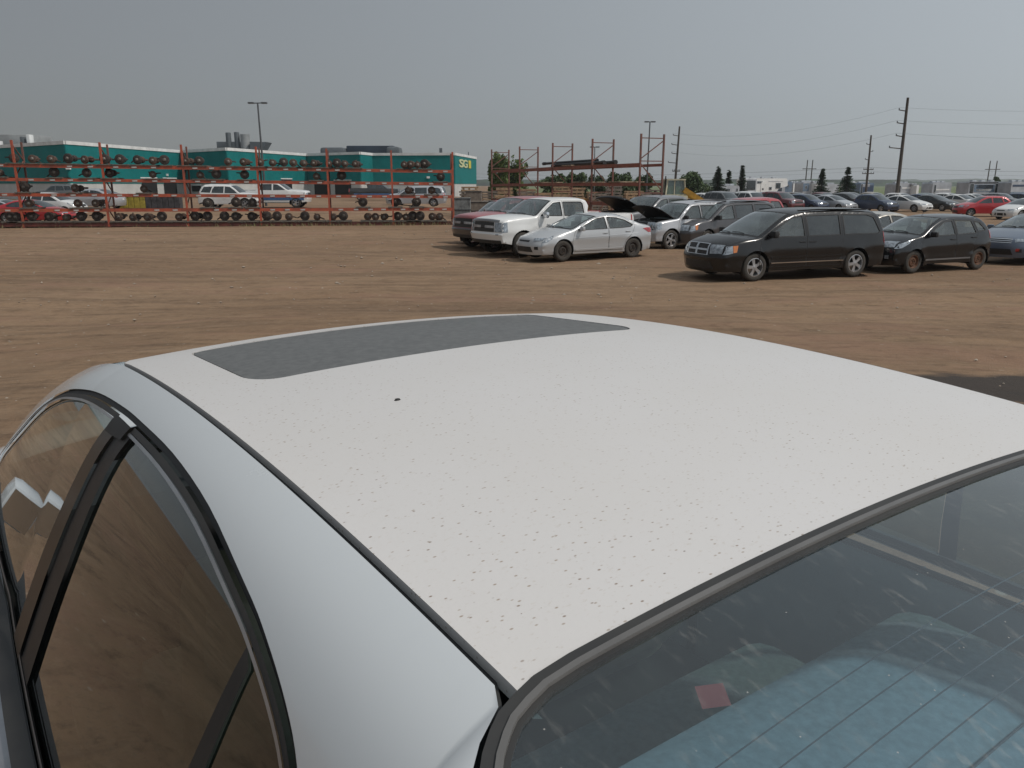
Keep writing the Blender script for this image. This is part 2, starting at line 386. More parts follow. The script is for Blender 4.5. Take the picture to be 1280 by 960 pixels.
        def part(sel, side, off, name, mat, parent):
            t = T[sel]
            if len(t) == 0: return None
            u, inv = np.unique(t, return_inverse=True); t = inv.reshape(-1, 3); p = P[u]
            v = [(p[i, 0], side * (Yv[u[i]] + off), p[i, 1]) for i in range(len(u))]
            a = p[t]; ar = (a[:, 1, 0] - a[:, 0, 0]) * (a[:, 2, 1] - a[:, 0, 1]) - (a[:, 2, 0] - a[:, 0, 0]) * (a[:, 1, 1] - a[:, 0, 1])
            f = [tuple(q) if (r > 0) != (side > 0) else tuple(q[::-1]) for q, r in zip(t.tolist(), ar)]
            return mk(name, v, f, mat, parent or s.root, True, 60)
        pm = S['paint']
        for side in (1, -1):
            part(lab < 0, side, 0, 'body_side', S.get('body_mat', pm), None)
            dobj = []
            for k, rg in enumerate(reg):
                if rg[0] == 'd':
                    d = part(lab == k, side, .0015, 'door', pm, None); dobj.append(d)
                    if S.get('detail', 1): s.ribbon('door_gap', doors[rg[1]][0], side, .008, BLACK, d or s.root, .0025, closed=True)
            for k, rg in enumerate(reg):
                if rg[0] == 'w':
                    par = None
                    for i, (p, ws) in enumerate(doors):
                        if rg[1] in ws and dobj[i]: par = dobj[i]
                    gm = S.get('glass', CGLASS); gm = S.get('glassmap', {}).get(rg[1], gm)
                    g = part(lab == k, side, -.012, 'side_window', gm, par)
                    if S.get('detail', 1): s.ribbon('window_seal', holes[rg[1]], side, S.get('sealw', .026), S.get('sealmat', BLACK), par or s.root, .004, closed=True, dep=.02)
                elif rg[0] == 'x': part(lab == k, side, rg[3], rg[1], rg[2], None)
            if S.get('detail', 1):
                for i, h in enumerate(S.get('handles', [])):
                    x, z = h; y = float(s.side_y([x], [z])[0]); m = MB(); m.rbox((x, side * (y + .018), z), (.19, .026, .028), .01)
                    m.build('door_handle', S.get('handle_mat', pm), dobj[i] if i < len(dobj) and dobj[i] else s.root, True)
        return P, T
    def ribbon(s, name, pts, side, w, mat, parent=None, off=.004, closed=False, dep=.012, step=.05):
        Q = resample(pts, step, closed); n = len(Q)
        if closed: t = np.roll(Q, -1, 0) - np.roll(Q, 1, 0)
        else: t = np.gradient(Q, axis=0)
        t /= np.linalg.norm(t, axis=1)[:, None] + 1e-9; N = np.stack([-t[:, 1], t[:, 0]], 1)
        A = Q + N * w / 2; B = Q - N * w / 2; v = []; f = []
        yA = s.side_y(A[:, 0], A[:, 1]); yB = s.side_y(B[:, 0], B[:, 1])
        for i in range(n):
            v += [(A[i, 0], side * (yA[i] - dep), A[i, 1]), (A[i, 0], side * (yA[i] + off), A[i, 1]), (B[i, 0], side * (yB[i] + off), B[i, 1]), (B[i, 0], side * (yB[i] - dep), B[i, 1])]
        for i in range(n if closed else n - 1):
            j = (i + 1) % n
            for k in range(3):
                q = (i * 4 + k, i * 4 + k + 1, j * 4 + k + 1, j * 4 + k); f.append(q if side < 0 else q[::-1])
        return mk(name, v, f, mat, parent or s.root, True, 40)
    def sidepatch(s, name, poly, side, mat, off=.006, parent=None, grid=.05):
        L = resample(poly, .04); P, T = cdt([L], grid); Y = s.side_y(P[:, 0], P[:, 1]); n = len(P)
        a = P[T]; ar = (a[:, 1, 0] - a[:, 0, 0]) * (a[:, 2, 1] - a[:, 0, 1]) - (a[:, 2, 0] - a[:, 0, 0]) * (a[:, 1, 1] - a[:, 0, 1])
        v = [(P[i, 0], side * (Y[i] + off), P[i, 1]) for i in range(n)]
        f = [tuple(q) if (r > 0) != (side > 0) else tuple(q[::-1]) for q, r in zip(T.tolist(), ar)]
        m = len(L); k0 = len(v); Yl = s.side_y(L[:, 0], L[:, 1])
        v += [(L[i, 0], side * (Yl[i] + off), L[i, 1]) for i in range(m)] + [(L[i, 0], side * (Yl[i] - .015), L[i, 1]) for i in range(m)]
        f += [(k0 + i, k0 + (i + 1) % m, k0 + m + (i + 1) % m, k0 + m + i) for i in range(m)]
        return mk(name, v, f, mat, parent or s.root, True, 35)
    def wheels(s, style='alloy', mat=None, skip=()):
        S = s.S; r = S['wr']; w = S.get('ww', .21); mat = mat or ALLOY
        rim, tyre = wheel_meshes(r, w, style, mat, s.name, S.get('wn', 28)); tr = S.get('track', S['W'] - .24) / 2
        for ax in (1, -1):
            for sd in (1, -1):
                o = new_obj('wheel', rim, s.root); o.location = (ax * S['wb'] / 2, sd * tr, r)
                o.rotation_euler = (0, random.uniform(0, 6), 0 if sd > 0 else math.pi)
                t = new_obj('tyre', tyre, o)
    def innards(s):
        S = s.S; zs = S['sill']; x0, x1 = s.xmin + .25, s.xmax - .3; hwb = s.W - .13
        r = S['ra'] + .015
        for ax in (S['wb'] / 2, -S['wb'] / 2):
            for sd in (1, -1):
                yo = float(s.hw([ax], [S['wr'] + .2])[0]) - .012; yi = yo - .36; v = []; f = []; n = 14
                for k in range(n + 1):
                    a = -.35 + (math.pi + .7) * k / n
                    for y in (yo, yi): v.append((ax + r * math.cos(a), sd * y, S['wr'] + r * math.sin(a)))
                f = [(2 * k, 2 * k + 1, 2 * k + 3, 2 * k + 2) for k in range(n)]
                c = len(v); v.append((ax, sd * yi, S['wr'])); f += [(c, 2 * k + 1, 2 * k + 3) for k in range(n)]
                mk('wheel_well', v, f, DARK, s.root, False)
        u = MB(); fl = zs + .04; xa = S['wb'] / 2 - S['ra'] - .02
        u.box((0, 0, fl), (2 * xa, 2 * hwb, .05)); 
        for a, b in ((s.xmin + .18, -S['wb'] / 2 - S['ra'] - .02), (S['wb'] / 2 + S['ra'] + .02, s.xmax - .25)):
            if b > a: u.box(((a + b) / 2, 0, fl + .03), (b - a, 2 * hwb * .92, .05))
        u.box((0, 0, fl + .06), (x1 - x0, 2 * (s.W - .58), .08))
        u.box((S['wb'] / 2, 0, S['wr']), (.09, S['W'] - .4, .09)); u.box((-S['wb'] / 2, 0, S['wr']), (.09, S['W'] - .4, .09))
        u.build('underbody', DARK, s.root)
    def cabin(s, xa, xb, rows=(.35, -.55), seatm=None, floor=None):
        """dark tub, dashboard and seats inside the glass house (xa: dashboard, xb: rear bulkhead)"""
        S = s.S; zb = float(s.belt(0)); zf = floor or .38
        m = MB(); w = 2 * (s.W - .16)
        m.box(((xa + xb) / 2, 0, zf), (xa - xb + .3, w, .06)); m.box((xa + .12, 0, (zf + zb) / 2 - .01), (.34, w * .95, zb - zf - .04)); m.box((xb - .08, 0, (zf + zb) / 2 - .03), (.12, w * .92, zb - zf - .06))
        m.build('interior_tub', CABIN, s.root)
        for i, x in enumerate(rows):
            for y in ((.36, -.36) if i == 0 else (.4, 0, -.4)):
                q = MB(); q.rbox((x + .05, y, zf + .16), (.5, .48 if i == 0 else .38, .2), .05); q.rbox((x - .24, y, zf + .46), (.14, .46 if i == 0 else .38, .62), .06, ry=-.2)
                q.rbox((x - .34, y, zf + .84), (.09, .25, .17), .04, ry=-.15); q.build('seat', seatm or SEATM, s.root, True)
        q = MB(); c = Vector((xa - .28, .36, zb - .02))
        q.tube([c + Vector((.07 * math.sin(a) * .5, .18 * math.cos(a), .18 * math.sin(a))) for a in np.linspace(0, 2 * math.pi, 17)], .014, 6, False); q.build('steering_wheel', BLACK, s.root, True)
    def mirror(s, x, z, mat, size=(.10, .20, .14), chrome=None):
        for sd in (1, -1):
            y = float(s.hw([x], [z])[0]); m = MB(); m.rbox((x, sd * (y + size[1] * .62), z + .03), size, .04); m.box((x + .01, sd * (y + .03), z - .03), (.05, .12, .03))
            o = m.build('side_mirror', mat, s.root, True, 50)
            g = MB(); g.box((x - size[0] / 2 - .002, sd * (y + size[1] * .62), z + .03), (.006, size[1] * .8, size[2] * .75)); g.build('mirror_glass', CHROME, o)
def at_wheels(root, S, fpx, rpx):
    """place a car by the ground contact pixels of its two camera-side (left) wheels"""
    a = G(*fpx); b = G(*rpx); h = (a - b).normalized(); ang = math.atan2(h.y, h.x); m = (a + b) / 2
    left = Vector((-h.y, h.x, 0)); p = m - left * (S.get('track', S['W'] - .24) / 2 + S.get('ww', .21) / 2)
    root.location = (p.x, p.y, 0); root.rotation_euler = (0, 0, ang)
def at_front(root, S, fpx, ang):
    """place a car by its camera-side (left) front wheel contact pixel and a heading"""
    a = G(*fpx); h = Vector((math.cos(R(ang)), math.sin(R(ang)), 0)); left = Vector((-h.y, h.x, 0))
    p = a - h * S['wb'] / 2 - left * (S.get('track', S['W'] - .24) / 2 + S.get('ww', .21) / 2)
    root.location = (p.x, p.y, 0); root.rotation_euler = (0, 0, R(ang))
NAMES = {'bumper': 'front_bumper', 'fascia': 'front_fascia', 'hood': 'hood', 'wind': 'windshield', 'roof': 'roof', 'rglass': 'rear_window', 'trunk': 'trunk_lid',
         'rfascia': 'rear_fascia', 'rbumper': 'rear_bumper', 'tailgate': 'tailgate', 'shelf': None}
SEDAN = dict(W=1.775, wb=2.70, wr=.325, ra=.368, sill=.22, tf=.17, lf=.85, tr=.15, lr=.75, tum=.40,
    st=[(2.06, .22, 2.24, .20, .04, 'bumper'), (2.10, .42, 2.29, .42, .07, 'bumper'), (2.05, .58, 2.26, .60, .09, 'fascia'), (1.93, .69, 2.15, .74, .09, 'hood'),
        (1.50, .85, 1.62, .90, .08, 'hood'), (.98, .965, 1.15, 1.00, .05, 'wind'), (.50, 1.165, .70, 1.21, .05, 'wind'), (-.02, 1.335, .20, 1.385, .06, 'roof'),
        (-.50, 1.385, -.42, 1.43, .06, 'roof'), (-.98, 1.325, -1.0, 1.38, .06, 'rglass'), (-1.75, 1.06, -1.85, 1.10, .06, 'trunk'), (-2.08, .985, -2.22, 1.03, .06, 'rfascia'),
        (-2.14, .80, -2.30, .80, .09, 'rbumper'), (-2.16, .50, -2.33, .50, .09, 'rbumper'), (-2.08, .26, -2.24, .24, .04, '')],
    belt=[(-2.2, .93), (-1.2, .965), (.9, .905), (1.6, .76), (2.2, .62)],
    windows={'a': [(.80, .935), (.55, 1.06), (.25, 1.195), (0, 1.275), (-.28, 1.31), (-.31, .96)],
             'b': [(-.40, .965), (-.375, 1.312), (-.75, 1.285), (-1.05, 1.205), (-1.34, 1.055), (-1.22, 1.0), (-.9, .978)]},
    doors=[([(.98, .30), (1.03, .6), (.90, .93), (.50, 1.125), (.25, 1.232), (0, 1.31), (-.345, 1.345), (-.36, .30)], ['a']),
           ([(-.375, .30), (-.36, 1.345), (-.8, 1.315), (-1.1, 1.23), (-1.42, 1.05), (-1.30, .82), (-1.04, .60), (-.93, .33)], ['b'])],
    handles=[(-.22, .83), (-1.12, .86)],
    patches=[('headlight', [(2.15, .66), (2.55, .995), (3.2, .995), (2.85, .60)], LENS, .010, 1), ('grille', [(1.95, -.40), (1.95, .40), (2.30, .44), (2.30, -.44)], TRIM, .008, 0),
             ('grille', [(.45, -.62), (.45, .62), (1.15, .55), (1.15, -.55)], TRIM, .006, 0), ('fog_lamp', [(.75, .74), (.75, .92), (1.25, .90), (1.2, .74)], TRIM, .008, 1),
             ('taillight', [(11.1, .60), (11.1, .99), (12.0, .99), (11.9, .72)], REDL, .01, 1), ('licence_plate', [(12.2, -.17), (12.2, .17), (12.55, .17), (12.55, -.17)], PLATE, .008, 0)],
    sides=[('headlight', [(2.05, .585), (1.935, .685), (1.66, .795), (1.74, .70), (1.92, .60)], LENS), ('taillight', [(-2.10, .955), (-2.14, .82), (-1.98, .80), (-1.72, .93), (-1.86, .955)], REDL)])
def mod(S, **k):
    d = dict(S); d.update(k); return d
PICKUP = dict(W=2.03, wb=3.645, wr=.395, ra=.465, sill=.40, tf=.07, lf=.6, tr=.03, lr=.4, tum=.22, tumc=.1, ww=.26, tk=.035, flank=.016, g=3.2,
    st=[(2.60, .44, 2.72, .42, .05, 'bumper'), (2.68, .70, 2.80, .72, .05, 'bumper'), (2.64, .78, 2.76, .78, .05, 'fascia'), (2.60, 1.10, 2.72, 1.13, .06, 'hood'),
        (2.46, 1.20, 2.60, 1.25, .09, 'hood'), (1.9, 1.265, 2.0, 1.32, .09, 'hood'), (1.28, 1.30, 1.42, 1.35, .06, 'wind'), (.95, 1.53, 1.08, 1.57, .05, 'wind'),
        (.55, 1.775, .68, 1.82, .06, 'roof'), (0, 1.83, 0, 1.88, .07, 'roof'), (-.85, 1.81, -.86, 1.86, .07, 'rglass'), (-1.00, 1.60, -1.02, 1.62, .05, 'rglass'),
        (-1.03, 1.315, -1.05, 1.315, .02, 'shelf'), (-2.96, 1.30, -2.96, 1.30, .02, 'tailgate'), (-3.0, .70, -3.02, .70, .04, 'rbumper'), (-3.02, .55, -3.12, .55, .04, 'rbumper'), (-2.98, .46, -3.05, .46, .04, '')],
    belt=[(-3, 1.25), (1.2, 1.24), (2.7, 1.1)], tens=.34,
    windows={'a': [(1.10, 1.30), (.83, 1.50), (.52, 1.70), (.22, 1.735), (.20, 1.285)], 'b': [(.10, 1.285), (.11, 1.74), (-.66, 1.735), (-.74, 1.68), (-.76, 1.30)]},
    doors=[([(1.18, .48), (1.22, 1.27), (.80, 1.585), (.52, 1.76), (.155, 1.785), (.14, .48)], ['a']), ([(.125, .48), (.14, 1.785), (-.70, 1.775), (-.80, 1.70), (-.82, .95), (-.86, .48)], ['b'])],
    handles=[(.28, 1.13), (-.68, 1.13)],
    patches=[('headlight', [(2.1, .70), (2.1, .995), (2.95, .995), (2.95, .70)], LENS, .012, 1), ('grille', [(2.1, -.66), (2.1, .66), (2.95, .66), (2.95, -.66)], TRIM, .008, 0),
             ('grille_bar', [(2.45, -.66), (2.45, .66), (2.62, .66), (2.62, -.66)], ALLOY, .02, 0), ('emblem', [(2.44, -.12), (2.44, .12), (2.64, .12), (2.64, -.12)], TRIM, .03, 0),
             ('chin', [(.02, -.98), (.02, .98), (.42, .98), (.42, -.98)], TRIM, .012, 0), ('fog_lamp', [(1.0, .80), (1.0, .92), (1.35, .92), (1.35, .80)], LENS, .012, 1),
             ('taillight', [(13.1, .90), (13.1, 1.0), (13.75, 1.0), (13.75, .90)], REDL, .01, 1)],
    sides=[('headlight', [(2.64, .79), (2.60, 1.10), (2.44, 1.12), (2.44, .80)], LENS), ('taillight', [(-2.955, 1.27), (-2.90, 1.27), (-2.92, .9), (-2.985, .9)], REDL)])
VAN = dict(W=1.97, wb=3.08, wr=.345, ra=.405, sill=.25, tf=.13, lf=.8, tr=.07, lr=.6, tum=.24, tumc=.14, g=2.9,
    st=[(2.36, .24, 2.54, .22, .05, 'bumper'), (2.42, .50, 2.60, .50, .08, 'bumper'), (2.41, .64, 2.59, .65, .08, 'fascia'), (2.31, .87, 2.50, .91, .09, 'hood'),
        (1.90, 1.01, 2.04, 1.07, .09, 'hood'), (1.42, 1.07, 1.62, 1.12, .06, 'wind'), (.95, 1.35, 1.13, 1.40, .06, 'wind'), (.42, 1.60, .62, 1.65, .07, 'roof'),
        (-.3, 1.675, -.2, 1.725, .08, 'roof'), (-1.6, 1.67, -1.6, 1.72, .08, 'roof'), (-2.26, 1.58, -2.36, 1.65, .09, 'rglass'), (-2.44, 1.15, -2.56, 1.15, .09, 'tailgate'),
        (-2.48, .75, -2.60, .74, .08, 'rbumper'), (-2.50, .50, -2.62, .50, .08, 'rbumper'), (-2.42, .28, -2.54, .26, .04, '')],
    belt=[(-2.5, 1.06), (1.3, 1.01), (1.9, .90), (2.4, .78)],
    windows={'a': [(1.22, 1.065), (.85, 1.30), (.45, 1.515), (.12, 1.56), (.10, 1.06)], 'b': [(-.01, 1.07), (.01, 1.565), (-1.0, 1.58), (-1.0, 1.08)],
             'c': [(-1.12, 1.085), (-1.12, 1.58), (-1.9, 1.565), (-2.10, 1.50), (-2.27, 1.14), (-2.2, 1.095)]},
    doors=[([(1.42, .34), (1.44, .8), (1.36, 1.06), (.85, 1.375), (.46, 1.585), (.055, 1.625), (.045, .34)], ['a']),
           ([(.03, .34), (.04, 1.625), (-1.06, 1.64), (-1.06, .70), (-1.02, .34)], ['b'])],
    handles=[(.18, .93), (-.12, .93)],
    patches=[('headlight', [(2.1, .62), (2.2, .99), (3.05, .99), (2.9, .58)], LENS, .012, 1), ('grille', [(1.95, -.52), (1.95, .52), (2.95, .54), (2.95, -.54)], TRIM, .008, 0),
             ('grille_bar', [(2.38, -.5), (2.38, .5), (2.52, .5), (2.52, -.5)], CHROME, .02, 0), ('grille_bar', [(1.97, -.05), (1.97, .05), (2.93, .05), (2.93, -.05)], CHROME, .023, 0),
             ('grille_frame', [(1.90, -.55), (1.90, .55), (1.99, .54), (1.99, -.54)], CHROME, .02, 0), ('grille_frame', [(2.91, -.56), (2.91, .56), (2.99, .55), (2.99, -.55)], CHROME, .02, 0),
             ('grille_frame', [(1.95, .50), (1.95, .55), (2.95, .56), (2.95, .51)], CHROME, .022, 1),
             ('grille', [(.35, -.7), (.35, .7), (.95, .66), (.95, -.66)], TRIM, .006, 0), ('taillight', [(11.0, .88), (11.0, .995), (12.0, .995), (12.0, .88)], REDL, .01, 1)],
    sides=[('headlight', [(2.41, .655), (2.32, .855), (2.19, .87), (2.19, .70)], LENS), ('turn_signal', [(2.18, .705), (2.18, .87), (2.05, .88), (2.09, .72)], AMBER),
           ('taillight', [(-2.445, 1.12), (-2.36, 1.14), (-2.38, .95), (-2.42, .80), (-2.475, .78)], REDL)])
HATCH = dict(W=1.70, wb=2.48, wr=.305, ra=.35, sill=.23, tf=.16, lf=.75, tr=.12, lr=.6, tum=.34, ww=.19,
    st=[(1.86, .22, 2.00, .20, .05, 'bumper'), (1.90, .45, 2.06, .45, .08, 'bumper'), (1.86, .64, 2.02, .66, .09, 'fascia'), (1.72, .80, 1.88, .85, .09, 'hood'),
        (1.35, .925, 1.48, .975, .07, 'hood'), (.98, 1.0, 1.15, 1.05, .05, 'wind'), (.55, 1.24, .72, 1.28, .05, 'wind'), (.12, 1.415, .32, 1.455, .06, 'roof'),
        (-.4, 1.465, -.35, 1.51, .06, 'roof'), (-1.25, 1.41, -1.32, 1.465, .07, 'rglass'), (-1.60, 1.10, -1.72, 1.10, .08, 'tailgate'), (-1.70, .80, -1.84, .80, .09, 'rbumper'),
        (-1.73, .50, -1.88, .50, .08, 'rbumper'), (-1.66, .25, -1.78, .24, .04, '')],
    belt=[(-1.8, 1.0), (-1.0, .99), (.95, .925), (1.5, .80), (2.0, .66)],
    windows={'a': [(.79, .965), (.42, 1.19), (.1, 1.325), (-.18, 1.36), (-.22, .985)], 'b': [(-.30, .99), (-.27, 1.365), (-.9, 1.35), (-1.02, 1.02)], 'c': [(-1.10, 1.05), (-.99, 1.335), (-1.2, 1.30), (-1.40, 1.09)]},
    doors=[([(1.02, .3), (1.05, .7), (.92, .985), (.4, 1.24), (.08, 1.372), (-.24, 1.402), (-.255, .3)], ['a']), ([(-.27, .3), (-.255, 1.402), (-.94, 1.39), (-1.06, 1.0), (-1.02, .78), (-.88, .55), (-.82, .32)], ['b'])],
    handles=[(-.12, .86), (-.92, .90)],
    patches=[('headlight', [(2.1, .55), (2.3, .995), (3.25, .995), (2.95, .52)], LENS, .012, 1), ('grille', [(1.85, -.45), (1.85, .45), (2.5, .42), (2.5, -.42)], TRIM, .008, 0),
             ('grille', [(.4, -.6), (.4, .6), (1.1, .55), (1.1, -.55)], TRIM, .006, 0), ('fog_lamp', [(.75, .76), (.75, .90), (1.15, .90), (1.15, .76)], LENS, .012, 1),
             ('taillight', [(10.1, .78), (10.1, .99), (11.2, .99), (11.2, .80)], REDL, .01, 1)],
    sides=[('headlight', [(1.86, .655), (1.745, .775), (1.40, .885), (1.46, .80), (1.70, .68)], LENS), ('taillight', [(-1.60, 1.07), (-1.52, 1.08), (-1.56, .88), (-1.70, .82)], REDL)])
SUV = dict(W=1.82, wb=2.62, wr=.36, ra=.425, sill=.33, tf=.12, lf=.65, tr=.06, lr=.5, tum=.26, ww=.23,
    st=[(1.98, .32, 2.10, .30, .05, 'bumper'), (2.02, .58, 2.14, .58, .07, 'bumper'), (1.98, .72, 2.12, .72, .07, 'fascia'), (1.90, .98, 2.04, 1.01, .08, 'hood'),
        (1.4, 1.07, 1.5, 1.12, .08, 'hood'), (.95, 1.12, 1.08, 1.16, .05, 'wind'), (.65, 1.36, .80, 1.40, .05, 'wind'), (.28, 1.60, .42, 1.64, .06, 'roof'),
        (-.3, 1.68, -.3, 1.725, .07, 'roof'), (-1.6, 1.655, -1.65, 1.70, .07, 'rglass'), (-1.95, 1.18, -2.05, 1.18, .06, 'tailgate'), (-2.06, .75, -2.18, .75, .06, 'rbumper'),
        (-2.08, .55, -2.2, .55, .06, 'rbumper'), (-2.02, .36, -2.12, .34, .04, '')],
    belt=[(-2.1, 1.09), (1.0, 1.04), (2.0, .9)],
    windows={'a': [(.80, 1.095), (.55, 1.32), (.25, 1.53), (-.1, 1.56), (-.12, 1.10)], 'b': [(-.2, 1.105), (-.18, 1.565), (-.85, 1.565), (-1.0, 1.35), (-1.05, 1.115)], 'c': [(-1.15, 1.125), (-1.0, 1.56), (-1.6, 1.545), (-1.82, 1.16)]},
    doors=[([(.95, .42), (1.0, .8), (.93, 1.09), (.55, 1.38), (.23, 1.59), (-.15, 1.61), (-.16, .42)], ['a']), ([(-.175, .42), (-.165, 1.61), (-.9, 1.61), (-1.08, 1.36), (-1.12, 1.0), (-.98, .8), (-.86, .55), (-.82, .42)], ['b'])],
    handles=[(-.02, .98), (-.92, .98)],
    patches=[('headlight', [(2.1, .68), (2.1, .99), (2.95, .99), (2.95, .66)], LENS, .012, 1), ('grille', [(2.05, -.58), (2.05, .58), (2.95, .58), (2.95, -.58)], TRIM, .008, 0),
             ('grille', [(.3, -.7), (.3, .7), (.9, .7), (.9, -.7)], TRIM, .006, 0), ('taillight', [(10.0, .86), (10.0, .99), (11.0, .99), (11.0, .86)], REDL, .01, 1)],
    sides=[('headlight', [(1.98, .73), (1.91, .96), (1.74, .98), (1.78, .76)], LENS), ('taillight', [(-1.955, 1.15), (-1.88, 1.16), (-1.93, .85), (-2.04, .80)], REDL)])

def assemble(S, name, pm, wheel=('alloy', None), detail=1, hood_open=0, glass_f=None, mirror=None, cabin=None, mm=None, bump_mat=None, skip=(), root=None, hoodmat=None):
    S = dict(S); S['paint'] = pm; S['detail'] = detail
    if not detail: S.update(grid=.2, es=.16, cols=8, n=3, glass=FARGLASS, glassmap={}, wn=14)
    c = Car(S, name, root); s = c
    i = 0
    while i < len(s.tags):
        j = i
        while j < len(s.tags) and s.tags[j] == s.tags[i]: j += 1
        t = s.tags[i]; nm = NAMES.get(t)
        if nm and t not in skip:
            mat = pm
            if t in ('wind', 'rglass'): mat = FARGLASS if not detail else (S.get('glassmap', {}).get('rear', CGLASS) if t == 'rglass' else CGLASS)
            if t in ('bumper', 'rbumper') and bump_mat: mat = bump_mat
            if t == 'hood' and hoodmat: mat = hoodmat
            o = s.skin(nm, i, j, mat)
            if t == 'hood' and hood_open:
                hx, hz = s.D[j * s.n][2] - .02, s.D[j * s.n][3]; m = Matrix.Translation((hx, 0, hz)) @ Matrix.Rotation(R(-hood_open), 4, 'Y') @ Matrix.Translation((-hx, 0, -hz))
                o.matrix_local = m
                sd = o.modifiers.new('thickness', 'SOLIDIFY'); sd.thickness = .03; sd.offset = -1
                e = MB(); xa = s.D[i * s.n][0]; w = 2 * (s.W - .28); zt = s.D[i * s.n][1]
                e.box(((xa + hx) / 2, 0, zt - .30), (xa - hx - .2, w, .3)); e.box((hx - .02, 0, zt - .1), (.06, w, .4)); e.box((xa - .06, 0, zt - .08), (.06, w * .9, .12)); e.build('engine_bay', DARK, s.root)
                e = MB(); cx = (xa + hx) / 2
                e.rbox((cx, .05, zt - .08), (.5, .55, .22), .05); e.rbox((cx + .1, -.45, zt - .05), (.3, .25, .2), .04); e.rbox((cx - .1, .5, zt - .06), (.25, .2, .22), .03)
                e.tube([(cx + .2, -.3, zt), (cx + .3, .1, zt + .05), (cx + .2, .45, zt)], .04, 8); e.build('engine', TRIM, s.root, True)
                e = MB(); e.tube([(xa - .15, -.5, zt), (hx + (xa - hx) * .55 * math.cos(R(hood_open)) , -.45, hz + (xa - hx) * .5 * math.sin(R(hood_open)))], .008, 6); e.build('hood_prop', ALLOY, s.root)
            if t in ('wind', 'rglass') and detail:
                q = MB(); a, b = i, j
                for k0, k1, t0, t1 in ((a - .12, a + .06, -.985, .985), (b - .07, b + .02, -.985, .985), (a, b, .95, 1.0), (a, b, -1.0, -.95)):
                    v = []; nt = 10; nu = 8
                    for A in range(nu + 1):
                        for B in range(nt + 1): v.append(s.sp(k0 + (k1 - k0) * A / nu, t0 + (t1 - t0) * B / nt, .004))
                    q.add(v, [(A * (nt + 1) + B, A * (nt + 1) + B + 1, (A + 1) * (nt + 1) + B + 1, (A + 1) * (nt + 1) + B) for A in range(nu) for B in range(nt)])
                q.build('glass_seal', BLACK, o, True)
                if t == 'wind':
                    for t0, t1 in ((.55, .02), (-.05, -.6)):
                        w = MB(); w.tube([s.sp(a + .03, t0, .02), s.sp(a + .12, (t0 + t1) / 2, .022), s.sp(a + .10, t1, .018)], .010, 6); w.build('wiper', BLACK, s.root)
        i = j
    c.flanks(S['windows'], S['doors'], S.get('extra', []))
    for nm, q, mt, off, mir in S.get('patches', []):
        if not detail and nm in ('emblem', 'grille_frame', 'fog_lamp', 'grille_bar', 'chin'): continue
        c.patch(nm, q, mt, None, off, 2 if not detail else 4, 3 if not detail else 8)
        if mir: c.patch(nm, [(u, -t) for u, t in q][::-1], mt, None, off, 2 if not detail else 4, 3 if not detail else 8)
    for nm, poly, mt in S.get('sides', []):
        for sd in (1, -1): c.sidepatch(nm, poly, sd, mt, .007, grid=.05 if detail else .2)
    c.wheels(wheel[0] if detail else 'far', wheel[1]); c.innards()
    if detail:
        if cabin: c.cabin(*cabin)
        if mirror: c.mirror(mirror[0], mirror[1], mm or pm, *(mirror[2:] or ()))
    else:
        m = MB(); xs = [p[0] for w in S['windows'].values() for p in w]; m.box(((min(xs) + max(xs)) / 2, 0, .6), (max(xs) - min(xs) + .5, 2 * (s.W - .2), .5)); m.build('interior_tub', CABIN, s.root)
    return c
# ---- the near vehicles
P_SILVER = paint('silver_paint', (.46, .47, .48), .32, .35, .10)
P_WHITE = paint('white_paint', (.66, .66, .65), .35, 0, .12)
P_GRAPH = paint('graphite_paint', (.007, .007, .0078), .22, .0, .025, coat=.12)
P_BLACK = paint('black_paint', (.006, .007, .009), .18, .0, .02, coat=.25)
P_BLUE = paint('bluegrey_paint', (.10, .13, .18), .28, .3, .12)
P_RED = paint('red_paint', (.34, .028, .035), .30, .1, .10)
P_PINK = paint('faded_red_paint', (.30, .075, .085), .40, 0, .2)
P_GREY = paint('grey_paint', (.17, .175, .185), .3, .3, .15)
P_CHAR = paint('charcoal_paint', (.05, .05, .056), .28, .3, .14)
P_HOODB = M('black_hood', (.014, .013, .013), .42, var=.3, scale=5)
P_SUVS = paint('silver_suv_paint', (.42, .43, .45), .34, .3, .16)

c = assemble(SEDAN, 'silver_sedan', P_SILVER, ('steel', STEEL), mirror=(.72, .95), cabin=(.85, -1.2), mm=P_SILVER)
at_wheels(c.root, SEDAN, (708, 326.7), (787.6, 322.3))
sed_root = c.root; tag(c.root, 'silver four door sedan with dented front fender and black steel wheels', 'car')
for sd in (1, -1): c.ribbon('body_crease', [(1.0, .70), (0, .735), (-1.6, .80)], sd, .02, P_SILVER, None, .006); c.ribbon('sill_trim', [(.93, .33), (-.92, .34)], sd, .05, P_SILVER, None, .02)

c = assemble(PICKUP, 'white_pickup', P_WHITE, ('black_alloy', STEEL), mirror=(1.0, 1.30, (.12, .24, .2)), cabin=(1.15, -.8, (.45, -.35), None, .7), mm=CHROME)
at_front(c.root, PICKUP, (654.5, 320.5), -146)
tag(c.root, 'white crew cab pickup with black wheels parked behind silver sedan', 'pickup')
pk_root = c.root
def bed(c, pm):
    m = MB(); w = c.W - .06; m.box((-2.0, 0, .82), (1.9, 2 * w - .1, .05)); m.box((-1.09, 0, 1.05), (.05, 2 * w - .1, .5))
    for sd in (1, -1): m.box((-2.0, sd * (w - .06), 1.05), (1.86, .06, .48)); m.box((-2.0, sd * (w - .045), 1.302), (1.9, .14, .03))
    m.build('cargo_bed', pm, c.root)
bed(c, P_WHITE)
c.patch('hood_guard', [(3.05, -.9), (3.05, .9), (3.5, .9), (3.5, -.9)], P_GREY, None, .02)

